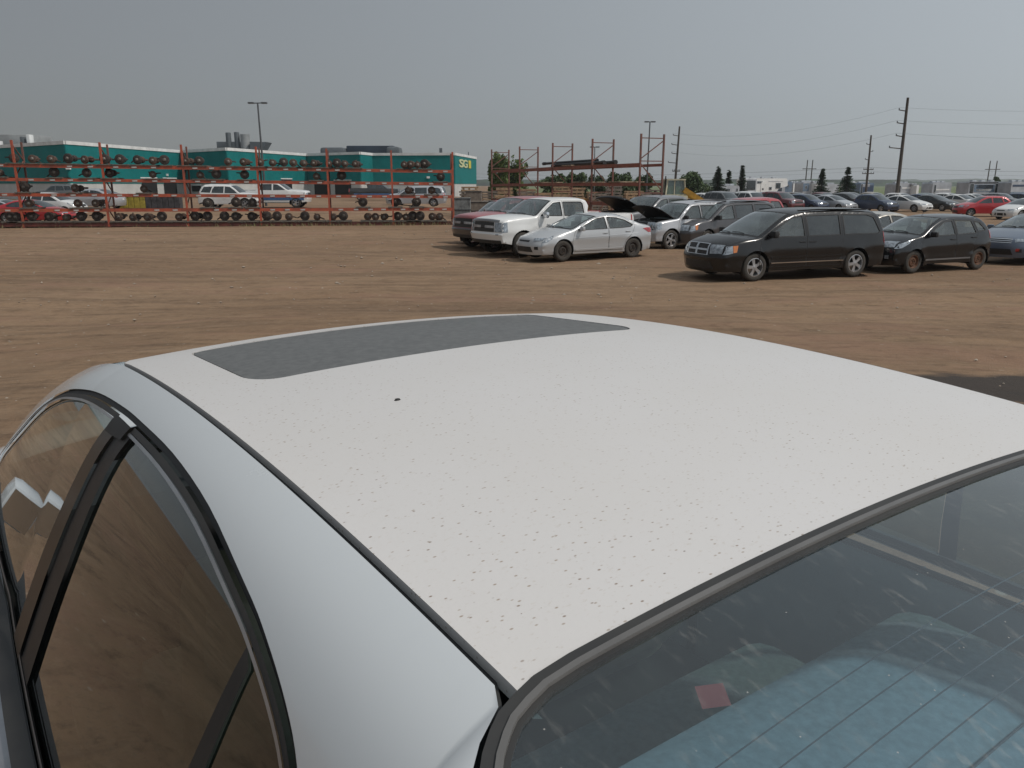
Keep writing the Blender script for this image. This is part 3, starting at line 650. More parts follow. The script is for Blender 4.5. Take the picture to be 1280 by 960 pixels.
c = assemble(mod(VAN, glassmap={'b': PRIV, 'c': PRIV, 'rear': PRIV}), 'black_minivan', P_GRAPH, ('alloy', ALLOY), mirror=(1.12, 1.10, (.13, .22, .17)), cabin=(1.35, -2.1, (.5, -.6, -1.5)), mm=BLACK)
at_wheels(c.root, VAN, (943, 352), (1067.5, 346))
van_root = c.root; tag(c.root, 'dusty black minivan with five spoke silver wheels parked in the front row', 'minivan')
for sd in (1, -1):
    c.ribbon('door_moulding', [(1.10, .56), (0, .565), (-1.10, .57)], sd, .035, P_GRAPH, None, .018)
    c.ribbon('chrome_strip', [(1.10, .435), (0, .44), (-1.10, .445)], sd, .022, CHROME, None, .014)
    c.ribbon('roof_rail', [(.25, 1.675), (-.4, 1.70), (-1.9, 1.69)], sd, .03, BLACK, None, .02)

c = assemble(HATCH, 'black_hatchback', P_BLACK, ('rust', RUSTRIM), mirror=(.72, .985, (.10, .20, .14)), cabin=(.85, -1.2, (.25, -.55)), mm=BLACK)
at_wheels(c.root, HATCH, (1140, 341.6), (1222, 336.9))
tag(c.root, 'small black hatchback with rusty steel wheels right behind the minivan', 'car')
for sd in (1, -1): c.ribbon('sill_trim', [(.86, .34), (-.84, .35)], sd, .04, P_GREY, None, .014)
m = MB(); m.tube([(.22, -.0, 1.44), (.02, 0, 1.68)], .006, 6); m.build('antenna', BLACK, c.root)

S2 = mod(SEDAN, W=1.83, wb=2.73, wr=.33, ra=.38)
S2['st'] = [(x + (.02 if x > 0 else 0), z + (.05 if (z > .5 and x > .9) else .02), a, b + (.05 if (b > .5 and a > .9) else .02), r, t) for x, z, a, b, r, t in SEDAN['st']]
S2['belt'] = [(-2.2, .95), (-1.2, .985), (.9, .94), (1.6, .80), (2.2, .66)]
S2['windows'] = {k: [(x, z + .02) for x, z in v] for k, v in SEDAN['windows'].items()}; S2['doors'] = [([(x, z + .02 if z > .5 else z) for x, z in p], w) for p, w in SEDAN['doors']]
S2['patches'] = [p for p in SEDAN['patches'] if p[0] != 'grille'] + [('grille', [(1.9, -.55), (1.9, .55), (2.95, .50), (2.95, -.50)], TRIM, .006, 0)] + \
    [('grille_bar', [(u, -.55), (u, .55), (u + .15, .54), (u + .15, -.54)], CHROME, .016, 0) for u in (1.95, 2.3, 2.65)] + [('grille', [(.45, -.62), (.45, .62), (1.15, .55), (1.15, -.55)], TRIM, .006, 0), ('fog_lamp', [(.85, .72), (.85, .84), (1.25, .84), (1.25, .72)], REDL, .012, 1)]
S2['sides'] = [(n, [(x + .01, z + .05 if x > 0 else z) for x, z in p], m_) for n, p, m_ in SEDAN['sides']]
c = assemble(S2, 'blue_grey_sedan', P_BLUE, ('alloy', ALLOY), mirror=(.72, .99), cabin=(.85, -1.2), mm=P_BLUE)
at_front(c.root, S2, (1301, 331.5), -147)
tag(c.root, 'blue grey sedan with three bar chrome grille cut off by the right edge', 'car')

c = assemble(mod(SUV, sealw=.03), 'silver_suv', P_SUVS, ('alloy', ALLOY), hood_open=34, mirror=(.72, 1.12), cabin=(.9, -1.7, (.3, -.55)), mm=BLACK, hoodmat=P_HOODB)
at_front(c.root, SUV, (838.5, 312.5), -150)
tag(c.root, 'silver sport utility vehicle with crumpled front and black hood standing open', 'suv')
for sd in (1, -1): c.ribbon('roof_rail', [(.1, 1.70), (-.4, 1.735), (-1.5, 1.71)], sd, .03, BLACK, None, .03)
m = MB(); rr = random.Random(3)
for k in range(9):
    a = Vector((2.0 + rr.uniform(-.08, .12), rr.uniform(-.75, .75), rr.uniform(.5, .92))); m.tube([a, a + Vector((rr.uniform(-.1, .15), rr.uniform(-.3, .3), rr.uniform(-.2, .1)))], rr.uniform(.012, .035), 6)
m.build('broken_front_piece', TRIM, c.root)

def variant(src, name, swap):
    r = copy_tree(src); r.name = name
    def go(o):
        for ch in o.children:
            for ms in ch.material_slots:
                if ms.material in swap: nm_ = swap[ms.material]; ms.link = 'OBJECT'; ms.material = nm_
            go(ch)
    go(r); return r
r = variant(van_root, 'charcoal_minivan', {P_GRAPH: P_CHAR}); at_front(r, VAN, (884, 311.5), -146)
tag(r, 'charcoal minivan half hidden between the silver suv and the black minivan', 'minivan')
r = variant(pk_root, 'grey_pickup', {P_WHITE: P_GREY, STEEL: ALLOY}); at_front(r, PICKUP, (799, 305), -146)
tag(r, 'grey crew cab pickup with its black hood up behind the nearest silver sedan', 'pickup')
hinge = Matrix.Translation((1.42, 0, 1.35)) @ Matrix.Rotation(R(-30), 4, 'Y') @ Matrix.Translation((-1.42, 0, -1.35))
for ch in list(r.children):                                        # its hood stands open
    if ch.name.startswith('hood') or ch.name.startswith('glass_seal'):
        if ch.name.startswith('hood'):
            ch.matrix_local = hinge; ch.material_slots[0].link = 'OBJECT'; ch.material_slots[0].material = P_HOODB
            sd = ch.modifiers.new('thickness', 'SOLIDIFY'); sd.thickness = .03; sd.offset = -1
MB().box((2.0, 0, .95), (1.15, 1.5, .3)).box((1.42, 0, 1.15), (.06, 1.6, .3)).build('engine_bay', DARK, r)
MB().rbox((1.95, .05, 1.12), (.6, .6, .22), .05).rbox((2.05, -.5, 1.14), (.3, .25, .2), .04).build('engine', TRIM, r, True)
r = variant(pk_root, 'red_pickup', {P_WHITE: P_PINK, P_GREY: P_PINK, STEEL: ALLOY}); at_front(r, PICKUP, (624, 312.5), -146)
for ch in r.children:
    if ch.name.startswith(('front_bumper', 'rear_bumper')): ch.material_slots[0].link = 'OBJECT'; ch.material_slots[0].material = P_CHAR
tag(r, 'faded red pickup with dark bumper just left of the white pickup', 'pickup')
c = assemble(SUV, 'red_suv', P_RED, ('alloy', ALLOY), mirror=(.72, 1.12), cabin=(.9, -1.7, (.3, -.55)))
at_front(c.root, SUV, (612, 305.5), -146)
tag(c.root, 'dark red sport utility vehicle leftmost of the parked front row', 'suv')
r = copy_tree(c.root); r.name = 'red_wagon'; at_front(r, SUV, (922, 296.8), -146)
tag(r, 'bright red sport utility vehicle showing its roof above the charcoal minivan', 'suv')
r = variant(sed_root, 'champagne_sedan', {P_SILVER: paint('champagne_paint', (.40, .38, .34), .3, .3, .12), STEEL: ALLOY}); at_front(r, SEDAN, (1062, 322), -160)
tag(r, 'champagne sedan showing between the black minivan and the black hatchback', 'car')
# ---------------------------------------------------------------- the white sedan in the foreground (glass house fitted to the photo, roof crown at the local origin)
def specked_paint():
    m, t, b = nodemat('dirty_white_roof_paint'); b.inputs['Roughness'].default_value = .42; b.inputs['Coat Weight'].default_value = .30; b.inputs['Coat Roughness'].default_value = .25
    N, L = t.nodes.new, t.links.new; tc = N('ShaderNodeTexCoord'); cur = None
    base = N('ShaderNodeRGB'); base.outputs[0].default_value = (.585, .565, .553, 1); cur = base.outputs[0]
    def over(fac, col):
        nonlocal cur
        x = N('ShaderNodeMix'); x.data_type = 'RGBA'; L(fac, x.inputs[0]); L(cur, x.inputs[6]); x.inputs[7].default_value = (*col, 1); cur = x.outputs[2]
    def rng_(v, a, b_, c, d):
        r = N('ShaderNodeMapRange'); r.inputs[1].default_value = a; r.inputs[2].default_value = b_; r.inputs[3].default_value = c; r.inputs[4].default_value = d; L(v, r.inputs[0]); return r.outputs[0]
    def noise(sc, det=6, st=(1, 1, 1), rot=0, ro=.6):
        mp = N('ShaderNodeMapping'); mp.inputs['Scale'].default_value = st; mp.inputs['Rotation'].default_value = (0, 0, rot); L(tc.outputs['Object'], mp.inputs[0])
        n = N('ShaderNodeTexNoise'); n.inputs['Scale'].default_value = sc; n.inputs['Detail'].default_value = det; n.inputs['Roughness'].default_value = ro; L(mp.outputs[0], n.inputs['Vector']); return n.outputs['Fac']
    def mul(a, b_):
        x = N('ShaderNodeMath'); x.operation = 'MULTIPLY'; L(a, x.inputs[0]); L(b_, x.inputs[1]); return x.outputs[0]
    over(rng_(noise(2.2, 8), .35, .75, 0, .22), (.50, .46, .40))                     # uneven dust film
    over(rng_(noise(240, 3, (1, .5, 1), .5), .60, .74, 0, .35), (.42, .36, .29))     # fine grime
    clus = rng_(noise(3.4, 3), .38, .62, .45, 1)
    for sc, th, col, st, k in ((54, .043, (.17, .11, .07), (1, .8, 1), .9), (88, .12, (.20, .135, .09), (1, .6, 1), .9), (150, .20, (.28, .21, .15), (1, .55, 1), .85), (74, .072, (.14, .10, .07), (.8, .5, 1), .85), (22, .014, (.05, .035, .025), (1, .7, 1), 1)):
        mp = N('ShaderNodeMapping'); mp.inputs['Scale'].default_value = st; L(tc.outputs['Object'], mp.inputs[0])
        v = N('ShaderNodeTexVoronoi'); v.inputs['Scale'].default_value = sc; L(mp.outputs[0], v.inputs['Vector'])
        sep = N('ShaderNodeSeparateColor'); L(v.outputs['Color'], sep.inputs[0])
        keep = rng_(sep.outputs[0], .45, .55, 0, 1)
        over(mul(mul(rng_(v.outputs['Distance'], th, th * .5, 0, k), keep), clus), col)
    L(cur, b.inputs['Base Color'])
    bp = N('ShaderNodeBump'); bp.inputs['Strength'].default_value = .06; bp.inputs['Distance'].default_value = .004; L(noise(130, 4), bp.inputs['Height']); L(bp.outputs[0], b.inputs['Normal'])
    return m
ROOFW = specked_paint()
SIDEW = paint('white_side_paint', (.56, .585, .60), .26, 0, .08, coat=.8)
RUBBER = M('weathered_rubber', (.020, .020, .021), .6, var=.25, scale=9, col2=(.032, .031, .029))
SILVERT = M('brushed_trim', (.42, .43, .45), .34, metal=.8, var=.1, scale=12)
GLASS_S = glass('tinted_side_glass', (.22, .26, .22), .015, .012, 1.5)
def rear_glass():
    m = glass('dusty_rear_glass', (.52, .70, .80), .02, .05, 1.5); t = m.node_tree; N, L = t.nodes.new, t.links.new
    out = t.nodes['Material Output']; prev = out.inputs[0].links[0].from_socket
    tc = N('ShaderNodeTexCoord'); mp = N('ShaderNodeMapping'); mp.inputs['Rotation'].default_value = (0, 0, .35); mp.inputs['Scale'].default_value = (.28, 1, 1); L(tc.outputs['Object'], mp.inputs[0])
    n = N('ShaderNodeTexNoise'); n.inputs['Scale'].default_value = 95; n.inputs['Detail'].default_value = 5; n.inputs['Roughness'].default_value = .62; L(mp.outputs[0], n.inputs['Vector'])
    n2 = N('ShaderNodeTexNoise'); n2.inputs['Scale'].default_value = 7; n2.inputs['Detail'].default_value = 4; L(tc.outputs['Object'], n2.inputs['Vector'])
    a = N('ShaderNodeMapRange'); a.inputs[1].default_value = .56; a.inputs[2].default_value = .76; a.inputs[4].default_value = .30; L(n.outputs['Fac'], a.inputs[0])
    b = N('ShaderNodeMapRange'); b.inputs[1].default_value = .4; b.inputs[2].default_value = .65; b.inputs[3].default_value = .12; L(n2.outputs['Fac'], b.inputs[0])
    v = N('ShaderNodeTexVoronoi'); v.inputs['Scale'].default_value = 70; L(tc.outputs['Object'], v.inputs['Vector'])
    vr = N('ShaderNodeMapRange'); vr.inputs[1].default_value = .07; vr.inputs[2].default_value = .03; vr.inputs[4].default_value = .55; L(v.outputs['Distance'], vr.inputs[0])
    sep = N('ShaderNodeSeparateColor'); L(v.outputs['Color'], sep.inputs[0]); k = N('ShaderNodeMath'); k.operation = 'GREATER_THAN'; k.inputs[1].default_value = .62; L(sep.outputs[0], k.inputs[0])
    k2 = N('ShaderNodeMath'); k2.operation = 'MULTIPLY'; L(vr.outputs[0], k2.inputs[0]); L(k.outputs[0], k2.inputs[1])
    mu = N('ShaderNodeMath'); mu.operation = 'MULTIPLY_ADD'; L(a.outputs[0], mu.inputs[0]); L(b.outputs[0], mu.inputs[1]); L(k2.outputs[0], mu.inputs[2])
    df = N('ShaderNodeBsdfDiffuse'); df.inputs[0].default_value = (.42, .41, .38, 1); ms = N('ShaderNodeMixShader'); L(mu.outputs[0], ms.inputs[0]); L(prev, ms.inputs[1]); L(df.outputs[0], ms.inputs[2]); L(ms.outputs[0], out.inputs[0])
    return m
GLASS_R = rear_glass()
FG_TH, FG_X, FG_Y, FG_H = 2.1847, .0338, 1.4229, 1.45
fg = empty('white_sedan', (FG_X, FG_Y, 2.3 - .3101 - FG_H), FG_TH)
tag(fg, 'dirty white sedan with a dark sunroof filling the foreground', 'car')
_x = np.linspace(-2, 2.2, 2101)
_s = np.where(_x > .62, -.083 - .64 * np.clip(_x - .62, 0, .75), np.where(_x < -.70, .094 + .30 * np.clip((-.70 - _x) / .25, 0, 1), -.134 * _x))
_z = np.concatenate([[0], np.cumsum((_s[1:] + _s[:-1]) / 2 * np.diff(_x))]); _z -= np.interp(0, _x, _z)
def prof(x): return np.interp(x, _x, _z)
RB = .0748
def yd(x):
    x = np.asarray(x, float); u = np.maximum(x - .62, 0); w = np.maximum(-.72 - x, 0)
    return .5661 + .0211 * np.clip(x, -.72, .62) + .08 * u + .08 * u * u + .10 * (1 - np.exp(-w / .05))
def zt(x): return prof(x) - RB * yd(x) ** 2
def ys(x, d): return yd(x) + .42 * d + .075 * (1 - np.exp(-d / .035))
ASYM = .055                                                        # the far cant rail sits a little wider
def top_shell(name, loops, mats_by, grid, mat, skirt=0.0, off=0.0, sel=None, parent=None, angle=50):
    P, T = cdt(loops, grid); C = P[T].mean(1); k = np.ones(len(T), bool)
    for h in loops[1:]: k &= ~inpoly(C, h)
    if sel is not None: k &= sel(C)
    T = T[k]; u, inv = np.unique(T, return_inverse=True); T = inv.reshape(-1, 3); P2 = P[u]
    Z = prof(P2[:, 0]) - RB * P2[:, 1] ** 2 + off + FG_H; v = [(P2[i, 0], P2[i, 1], Z[i]) for i in range(len(u))]
    a = P2[T]; ar = (a[:, 1, 0] - a[:, 0, 0]) * (a[:, 2, 1] - a[:, 0, 1]) - (a[:, 2, 0] - a[:, 0, 0]) * (a[:, 1, 1] - a[:, 0, 1])
    f = [tuple(q) if r > 0 else tuple(q[::-1]) for q, r in zip(T.tolist(), ar)]
    if skirt:
        for L in loops:
            L = np.asarray(L); n = len(L); k0 = len(v); zz = prof(L[:, 0]) - RB * L[:, 1] ** 2 + off + FG_H
            v += [(L[i, 0], L[i, 1], zz[i]) for i in range(n)] + [(L[i, 0], L[i, 1], zz[i] - skirt) for i in range(n)]
            f += [(k0 + i, k0 + (i + 1) % n, k0 + n + (i + 1) % n, k0 + n + i) for i in range(n)]
    return mk(name, v, f, mat, parent or fg, True, angle)
xr = lambda y: -.7056 - .0307 * y * y
half = [(xr(y), y) for y in np.linspace(0, .48, 9)] + [(-.7165, .525), (-.7235, .551)]
xs_d = np.linspace(-.715, .66, 30)
rear_corner_l = [(-.716, .528), (-.7225, .545)]
roof_loop = [(xr(y), y) for y in np.linspace(-.54, .50, 22)] + rear_corner_l + [(x, float(yd(x)) - .006) for x in xs_d] + [(.715 - .06 * y * y, y) for y in np.linspace(.56, -.60, 20)] + [(x, -float(yd(x)) + .006 - ASYM) for x in xs_d[::-1]] + [(-.722, -.598), (-.7175, -.57)]
roof_loop = resample(roof_loop, .03)
def rrect(x0, x1, hw_, r, xf):                                      # sunroof outline with rounded rear corners and bowed front
    o = []
    for y in np.linspace(-hw_, hw_, 24): o.append((xf(y), y))
    o = [(xf(y), y) for y in np.linspace(-hw_ + .03, hw_ - .03, 24)]
    o += [(xf(hw_) - .012, hw_ - .006), (xf(hw_) - .04, hw_)]
    for a in np.linspace(0, math.pi / 2, 8): o.append((x0 + r - r * math.sin(a), hw_ - r * .75 + r * .75 * math.cos(a)))
    o += [(x0 - .006 * (1 - (y / (hw_ - r)) ** 2), y) for y in np.linspace(hw_ - r - .02, -hw_ + r + .02, 18)]
    for a in np.linspace(math.pi / 2, 0, 8): o.append((x0 + r - r * math.sin(a), -hw_ + r * .75 - r * .75 * math.cos(a)))
    o += [(xf(hw_) - .04, -hw_), (xf(hw_) - .012, -hw_ + .006)]
    return np.array(o)
sun_o = rrect(.178, .64, .455, .075, lambda y: .645 - .0626 * y * y)
sun_i = inset(sun_o, .0045)
top_shell('roof', [roof_loop, sun_o], None, .035, ROOFW, .014)
top_shell('sunroof_seal', [sun_o], None, .08, RUBBER, 0, -.010)
SUNG = M('sunroof_glass', (.125, .127, .125), .62, var=.12, scale=60, col2=(.088, .09, .09), coat=.06)
top_shell('sunroof', [sun_i], None, .035, SUNG, .010, -.0015)
top_shell('headliner', [inset(roof_loop, .03)], None, .09, M('beige_headliner', (.20, .18, .15), .95), 0, -.045)
m = MB(); m.lathe([(.001, .004), (.004, .0035), (.0065, 0), (.0065, -.002)], (0, 0, 0), 'z', 10); o = m.build('debris_speck', M('speck', (.010, .009, .009), .6), fg, True)
o.location = (-.091, .319, float(prof(-.091)) - RB * .319 ** 2 + FG_H); o.scale = (.5, .85, .7)
# gutters beside the roof panel
for sd in (1, -1):
    k = ASYM if sd < 0 else 0; v = []; f = []; X = np.linspace(-.730, .70, 40)
    for x in X:
        y = float(yd(x)) + k; z = float(prof(x)) - RB * y * y + FG_H
        v += [(x, sd * (y - .007), z - .010), (x, sd * (y + .006), z - .010)]
    f = [(2 * i, 2 * i + 2, 2 * i + 3, 2 * i + 1) for i in range(len(X) - 1)]
    mk('roof_gutter_seal', v, f, RUBBER, fg, True)
# rear window with its moulding
gl = [(xr(y) - .001, y) for y in np.linspace(0, .49, 14)] + [(-.7175, .527), (-.724, .549)] + [(x, float(yd(x)) - .003) for x in (-.732, -.742, -.755, -.77, -.80, -.85, -.95, -1.1, -1.3, -1.42)] + [(-1.48, .60), (-1.505, .45), (-1.52, .2), (-1.525, 0)]
gl = np.array(gl); gr = gl[::-1][1:-1] * [1, -1]; gr[:, 1] -= ASYM * np.clip(-gr[:, 1] / .5, 0, 1)
G0 = resample(np.vstack([gl, gr]), .03); G1 = inset(G0, .010); G2 = inset(G0, .0155); G3 = inset(G0, .020)
inp = lambda L: (lambda C: inpoly(C, L))
top_shell('window_moulding', [G0, G1], None, .05, RUBBER, .006, .002)
top_shell('window_moulding', [G1, G2], None, .05, M('greyed_trim', (.13, .125, .12), .4, var=.12, scale=7), .004, .004)
top_shell('window_moulding', [G2, G3], None, .05, RUBBER, .004, .0005)
rw = top_shell('rear_window', [G3], None, .06, GLASS_R, 0, -.003)
for i in range(9):                                                 # heating wires
    x0 = -.848 - .0235 * i * 1.0; Y_ = np.linspace(-.5, .5, 25); v = []; f = []
    for y in Y_:
        x = x0 + .035 * y - .06 * y * y
        for dx in (-.0006, .0006):
            v.append((x + dx, y, float(prof(x + dx)) - RB * y * y + FG_H - .0045))
    f = [(2 * k, 2 * k + 1, 2 * k + 3, 2 * k + 2) for k in range(24)]
    mk('heating_wire', v, f, M('heating_wire', (.09, .08, .075), .6), rw)
v = [(x, y, float(prof(x)) - RB * y * y + FG_H - .0048) for x, y in ((-.788, .425), (-.797, .403), (-.815, .414), (-.806, .436))]
mk('red_sticker', v, [(0, 1, 2, 3)], M('red_sticker', (.36, .055, .04), .6), rw, False)
# cant rails, pillars and side glass
W0 = [(1.50, -.512), (1.47, -.44), (1.33, -.368), (1.177, -.292), (1.008, -.203), (.843, -.14), (.707, -.108), (.534, -.083), (.36, -.068), (.216, -.061), (.003, -.058), (-.20, -.068), (-.378, -.092), (-.459, -.108), (-.536, -.131), (-.59, -.158), (-.66, -.215), (-.715, -.29), (-.745, -.38), (-.75, -.46), (-.735, -.512)]
W0 = resample(np.vstack([crv(W0, 4, .5)]), .03)
def wd(L): L = np.asarray(L, float); return np.stack([L[:, 0], zt(L[:, 0]) - L[:, 1]], 1)     # (x, z) -> (x, depth below the roof edge)
W1, W2, W3 = inset(W0, .0085), inset(W0, .0155), inset(W0, .0195)
pil_f = resample(crv([(.312, -.080), (.375, -.20), (.425, -.32), (.44, -.43), (.44, -.56)], 4), .03, False); pil_r = resample(crv([(.182, -.070), (.222, -.18), (.247, -.29), (.257, -.40), (.25, -.56)], 4), .03, False)
pil_m = [tuple((np.array(a) * .52 + np.array(b) * .48)) for a, b in zip(resample(crv([(.312, -.080), (.375, -.20), (.425, -.32), (.44, -.43), (.44, -.56)], 4), .5, False), resample(crv([(.182, -.070), (.222, -.18), (.247, -.29), (.257, -.40), (.25, -.56)], 4), .5, False))]
PILA = np.vstack([pil_f, np.array(pil_m)[::-1]]); PILB = np.vstack([np.array(pil_m), pil_r[::-1]])
SASH = np.array([(-.432, -.125), (-.405, -.255), (-.375, -.40), (-.35, -.56), (-.39, -.56), (-.412, -.40), (-.436, -.255), (-.452, -.14)])
BELTZ = -.522
xt = np.linspace(1.56, -1.50, 80)
outer = [(x, .0015) for x in xt] + [(x, float(zt(x)) - BELTZ) for x in np.linspace(-1.50, 1.56, 60) if zt(x) - BELTZ > .02]
outer = resample(outer, .035)
ex = [(x, d) for x in np.linspace(-1.48, 1.5, 130) for d in (.006, .012, .019, .028, .04, .055, .07, .088, .11, .14)]
CAP = np.array([(.315, -.070), (.20, -.064), (.205, -.088), (.26, -.094), (.315, -.098)])
loops = [outer, wd(resample(CAP, .03))] + [wd(L) for L in (W0, W1, W2, W3)] + [wd(resample(L, .03)) for L in (PILA, PILB, SASH)]
P, T = cdt(loops, .04, ex); C = P[T].mean(1); Cz = np.stack([C[:, 0], zt(C[:, 0]) - C[:, 1]], 1)
in0, in1, in2, in3 = [inpoly(Cz, L) for L in (W0, W1, W2, W3)]; ia, ib, ic = inpoly(Cz, PILA), inpoly(Cz, PILB), inpoly(Cz, SASH)
icap = inpoly(Cz, CAP) & in1; in3 &= ~icap; in2 = in2 & ~icap; pane = in3 & ~ia & ~ib & ~ic
PILM = M('pillar_satin', (.020, .0195, .019), .35, var=.2, scale=30)
groups = [('cant_rail', ~in0, SIDEW, 0), ('window_groove', in0 & ~in1, BLACK, -.005), ('window_rubber', in1 & ~in2 & ~icap, RUBBER, .001), ('pillar_cap', icap, BLACK, .007), ('chrome_strip', in2 & ~in3, SILVERT, .0025),
          ('door_pillar', in3 & ia, PILM, .006), ('door_pillar', in3 & ib, TRIM, .001), ('quarter_divider', in3 & ic, RUBBER, -.002),
          ('front_door_window', pane & (Cz[:, 0] > .33), GLASS_S, -.005), ('rear_door_window', pane & (Cz[:, 0] <= .33) & (Cz[:, 0] > -.41 + .0 * Cz[:, 1]) & ~(pane & (Cz[:, 0] < -.36) & (Cz[:, 0] < -.25 + .4 * (Cz[:, 1] + 0.1) * 0 - .15)), GLASS_S, -.005),
          ('quarter_window', pane & (Cz[:, 0] <= -.40), GLASS_S, -.005)]
for sd in (1, -1):
    k = ASYM if sd < 0 else 0
    for nm, sel, mt, off in groups:
        t = T[sel]
        if len(t) == 0: continue
        u, inv = np.unique(t, return_inverse=True); t = inv.reshape(-1, 3); p = P[u]; y = ys(p[:, 0], p[:, 1]) + off + k; z = zt(p[:, 0]) - p[:, 1] + FG_H + (off * .3)
        if k: z = z - RB * ((yd(p[:, 0]) + k) ** 2 - yd(p[:, 0]) ** 2)
        a = p[t]; ar = (a[:, 1, 0] - a[:, 0, 0]) * (a[:, 2, 1] - a[:, 0, 1]) - (a[:, 2, 0] - a[:, 0, 0]) * (a[:, 1, 1] - a[:, 0, 1])
        f = [tuple(q) if (r > 0) == (sd > 0) else tuple(q[::-1]) for q, r in zip(t.tolist(), ar)]
        o = mk(nm, [(p[i, 0], sd * y[i], z[i]) for i in range(len(u))], f, mt, fg, True, 180)
        e = 1e-3; x_, d_s = p[:, 0], np.maximum(p[:, 1], e)             # exact normals of the curved flank
        tx = np.stack([np.full(len(x_), 2 * e), ys(x_ + e, d_s) - ys(x_ - e, d_s), zt(x_ + e) - zt(x_ - e)], 1); td = np.stack([np.zeros(len(x_)), ys(x_, d_s + e) - ys(x_, d_s - e), np.full(len(x_), -2 * e)], 1)
        N_ = np.cross(tx, td); N_ /= np.linalg.norm(N_, axis=1)[:, None]; N_ *= np.sign(N_[:, 1:2]); N_[:, 1] *= sd
        o.data.normals_split_custom_set_from_vertices([tuple(n) for n in N_])
    # belt mouldings
    X = np.linspace(1.5, -.74, 40)
    for nm, dz, dy, w, h, mt in (('belt_seal', .004, .012, .028, .022, RUBBER), ('belt_trim', -.012, .030, .022, .016, SILVERT)):
        v = []; f = []
        for x in X:
            y = float(ys(x, float(zt(x)) - BELTZ)) + k + dy; z = BELTZ + FG_H + dz
            v += [(x, sd * (y - w / 2), z - h / 2), (x, sd * (y - w / 2), z + h / 2), (x, sd * (y + w / 2), z + h / 4), (x, sd * (y + w / 2), z - h / 2)]
        f = [(i * 4 + a, i * 4 + (a + 1) % 4, i * 4 + 4 + (a + 1) % 4, i * 4 + 4 + a) for i in range(len(X) - 1) for a in range(4)]
        mk(nm, v, f, mt, fg, True, 30)
# windscreen
wl = [(.735 - .06 * y * y, y) for y in np.linspace(-.56, .56, 16)] + [(x, float(yd(x)) - .02) for x in np.linspace(.80, 1.45, 12)] + [(1.60 - .2 * y * y, y) for y in np.linspace(.62, -.62, 14)] + [(x, -float(yd(x)) + .02) for x in np.linspace(1.45, .80, 12)]
top_shell('windshield', [resample(wl, .06)], None, .09, CGLASS, 0, -.004)
# lower body from the common builder
FGS = dict(W=1.79, wb=2.75, wr=.33, ra=.38, sill=.22, tf=.15, lf=.8, tr=.14, lr=.7, tum=.3,
    st=[(2.20, .22, 2.38, .20, .04, 'bumper'), (2.24, .42, 2.43, .42, .07, 'bumper'), (2.21, .66, 2.41, .68, .09, 'fascia'), (2.10, .83, 2.29, .86, .09, 'hood'), (1.80, .945, 1.95, .985, .07, 'hood'), (1.52, .955, 1.62, 1.0, .05, 'cab'),
        (.9, .925, 1.0, .93, .02, 'cab'), (-1.0, .925, -1.0, .93, .02, 'cab'), (-1.52, .93, -1.52, .985, .04, 'trunk'), (-2.15, .965, -2.3, 1.02, .06, 'rfascia'), (-2.22, .78, -2.38, .78, .09, 'rbumper'), (-2.24, .50, -2.41, .50, .09, 'rbumper'), (-2.16, .26, -2.32, .24, .04, '')],
    belt=[(-2.2, .95), (1.5, .92), (2.3, .7)], windows={}, handles=[(.40, .80), (-.55, .82)],
    doors=[([(1.15, .30), (1.20, .6), (1.12, .905), (.36, .905), (.34, .30)], []), ([(.325, .30), (.345, .905), (-.70, .905), (-.72, .80), (-.60, .55), (-.52, .33)], [])],
    patches=[('headlight', [(2.15, .66), (2.55, .995), (3.2, .995), (2.85, .60)], LENS, .010, 1), ('grille', [(1.95, -.42), (1.95, .42), (2.7, .46), (2.7, -.46)], TRIM, .008, 0), ('taillight', [(9.2, .60), (9.2, .99), (10.0, .99), (10.0, .60)], REDL, .01, 1)], sides=[])
cfg = assemble(FGS, 'white_sedan', SIDEW, ('alloy', ALLOY), skip=('cab',), root=fg)
cfg.mirror(1.46, .90, SIDEW, (.12, .17, .12))
# cabin
TAN = M('beige_trim', (.30, .27, .21), .85, var=.12, scale=8); TAN2 = M('parcel_shelf_felt', (.36, .40, .40), .95, var=.12, scale=60)
m = MB(); m.box((.3, 0, .42), (2.6, 1.5, .06)); m.box((1.32, 0, .70), (.36, 1.5, .44)); m.build('interior_tub', CABIN, fg)
m = MB(); m.box((-1.13, 0, .925), (.80, 1.36, .03)); m.build('parcel_shelf', TAN2, fg)
for y in (.38, -.38):
    m = MB(); m.lathe([(.001, .012), (.085, .010), (.095, 0)], (-1.1, y, .941), 'z', 18); m.build('speaker_cover', CABIN, fg, True)
m = MB(); m.box((-1.42, 0, .70), (.2, 1.4, .45)); m.build('rear_bulkhead', CABIN, fg)
m = MB(); m.rbox((-.56, 0, .70), (.34, 1.40, .44), .06); m.rbox((-.30, 0, .58), (.5, 1.36, .2), .06); m.build('rear_seat', TAN2, fg, True)
for x, yy, bw in ((.35, (.38, -.38), .50),):
    for y in yy:
        q = MB(); q.rbox((x + .1, y, .60), (.52, bw, .2), .06); q.rbox((x - .22 + (.0 if x > 0 else .10), y, .88 - (0 if x > 0 else .20)), (.16 if x > 0 else .30, bw if x > 0 else .70, .62), .07, ry=-.3 if x > 0 else -.15); q.build('seat', TAN if x > 0 else TAN2, fg, True)
        q = MB(); q.rbox((x - .36 + (0 if x > 0 else .22), y, 1.235 if x > 0 else 1.05), (.11, .27, .19 if x > 0 else .13), .06, ry=-.3); q.build('headrest', TAN if x > 0 else TAN2, fg, True)
q = MB(); q.tube([(1.05 + .06 * math.sin(a), .38 + .18 * math.cos(a), .92 + .17 * math.sin(a)) for a in np.linspace(0, 2 * math.pi, 21)], .015, 6, False); q.build('steering_wheel', BLACK, fg, True)
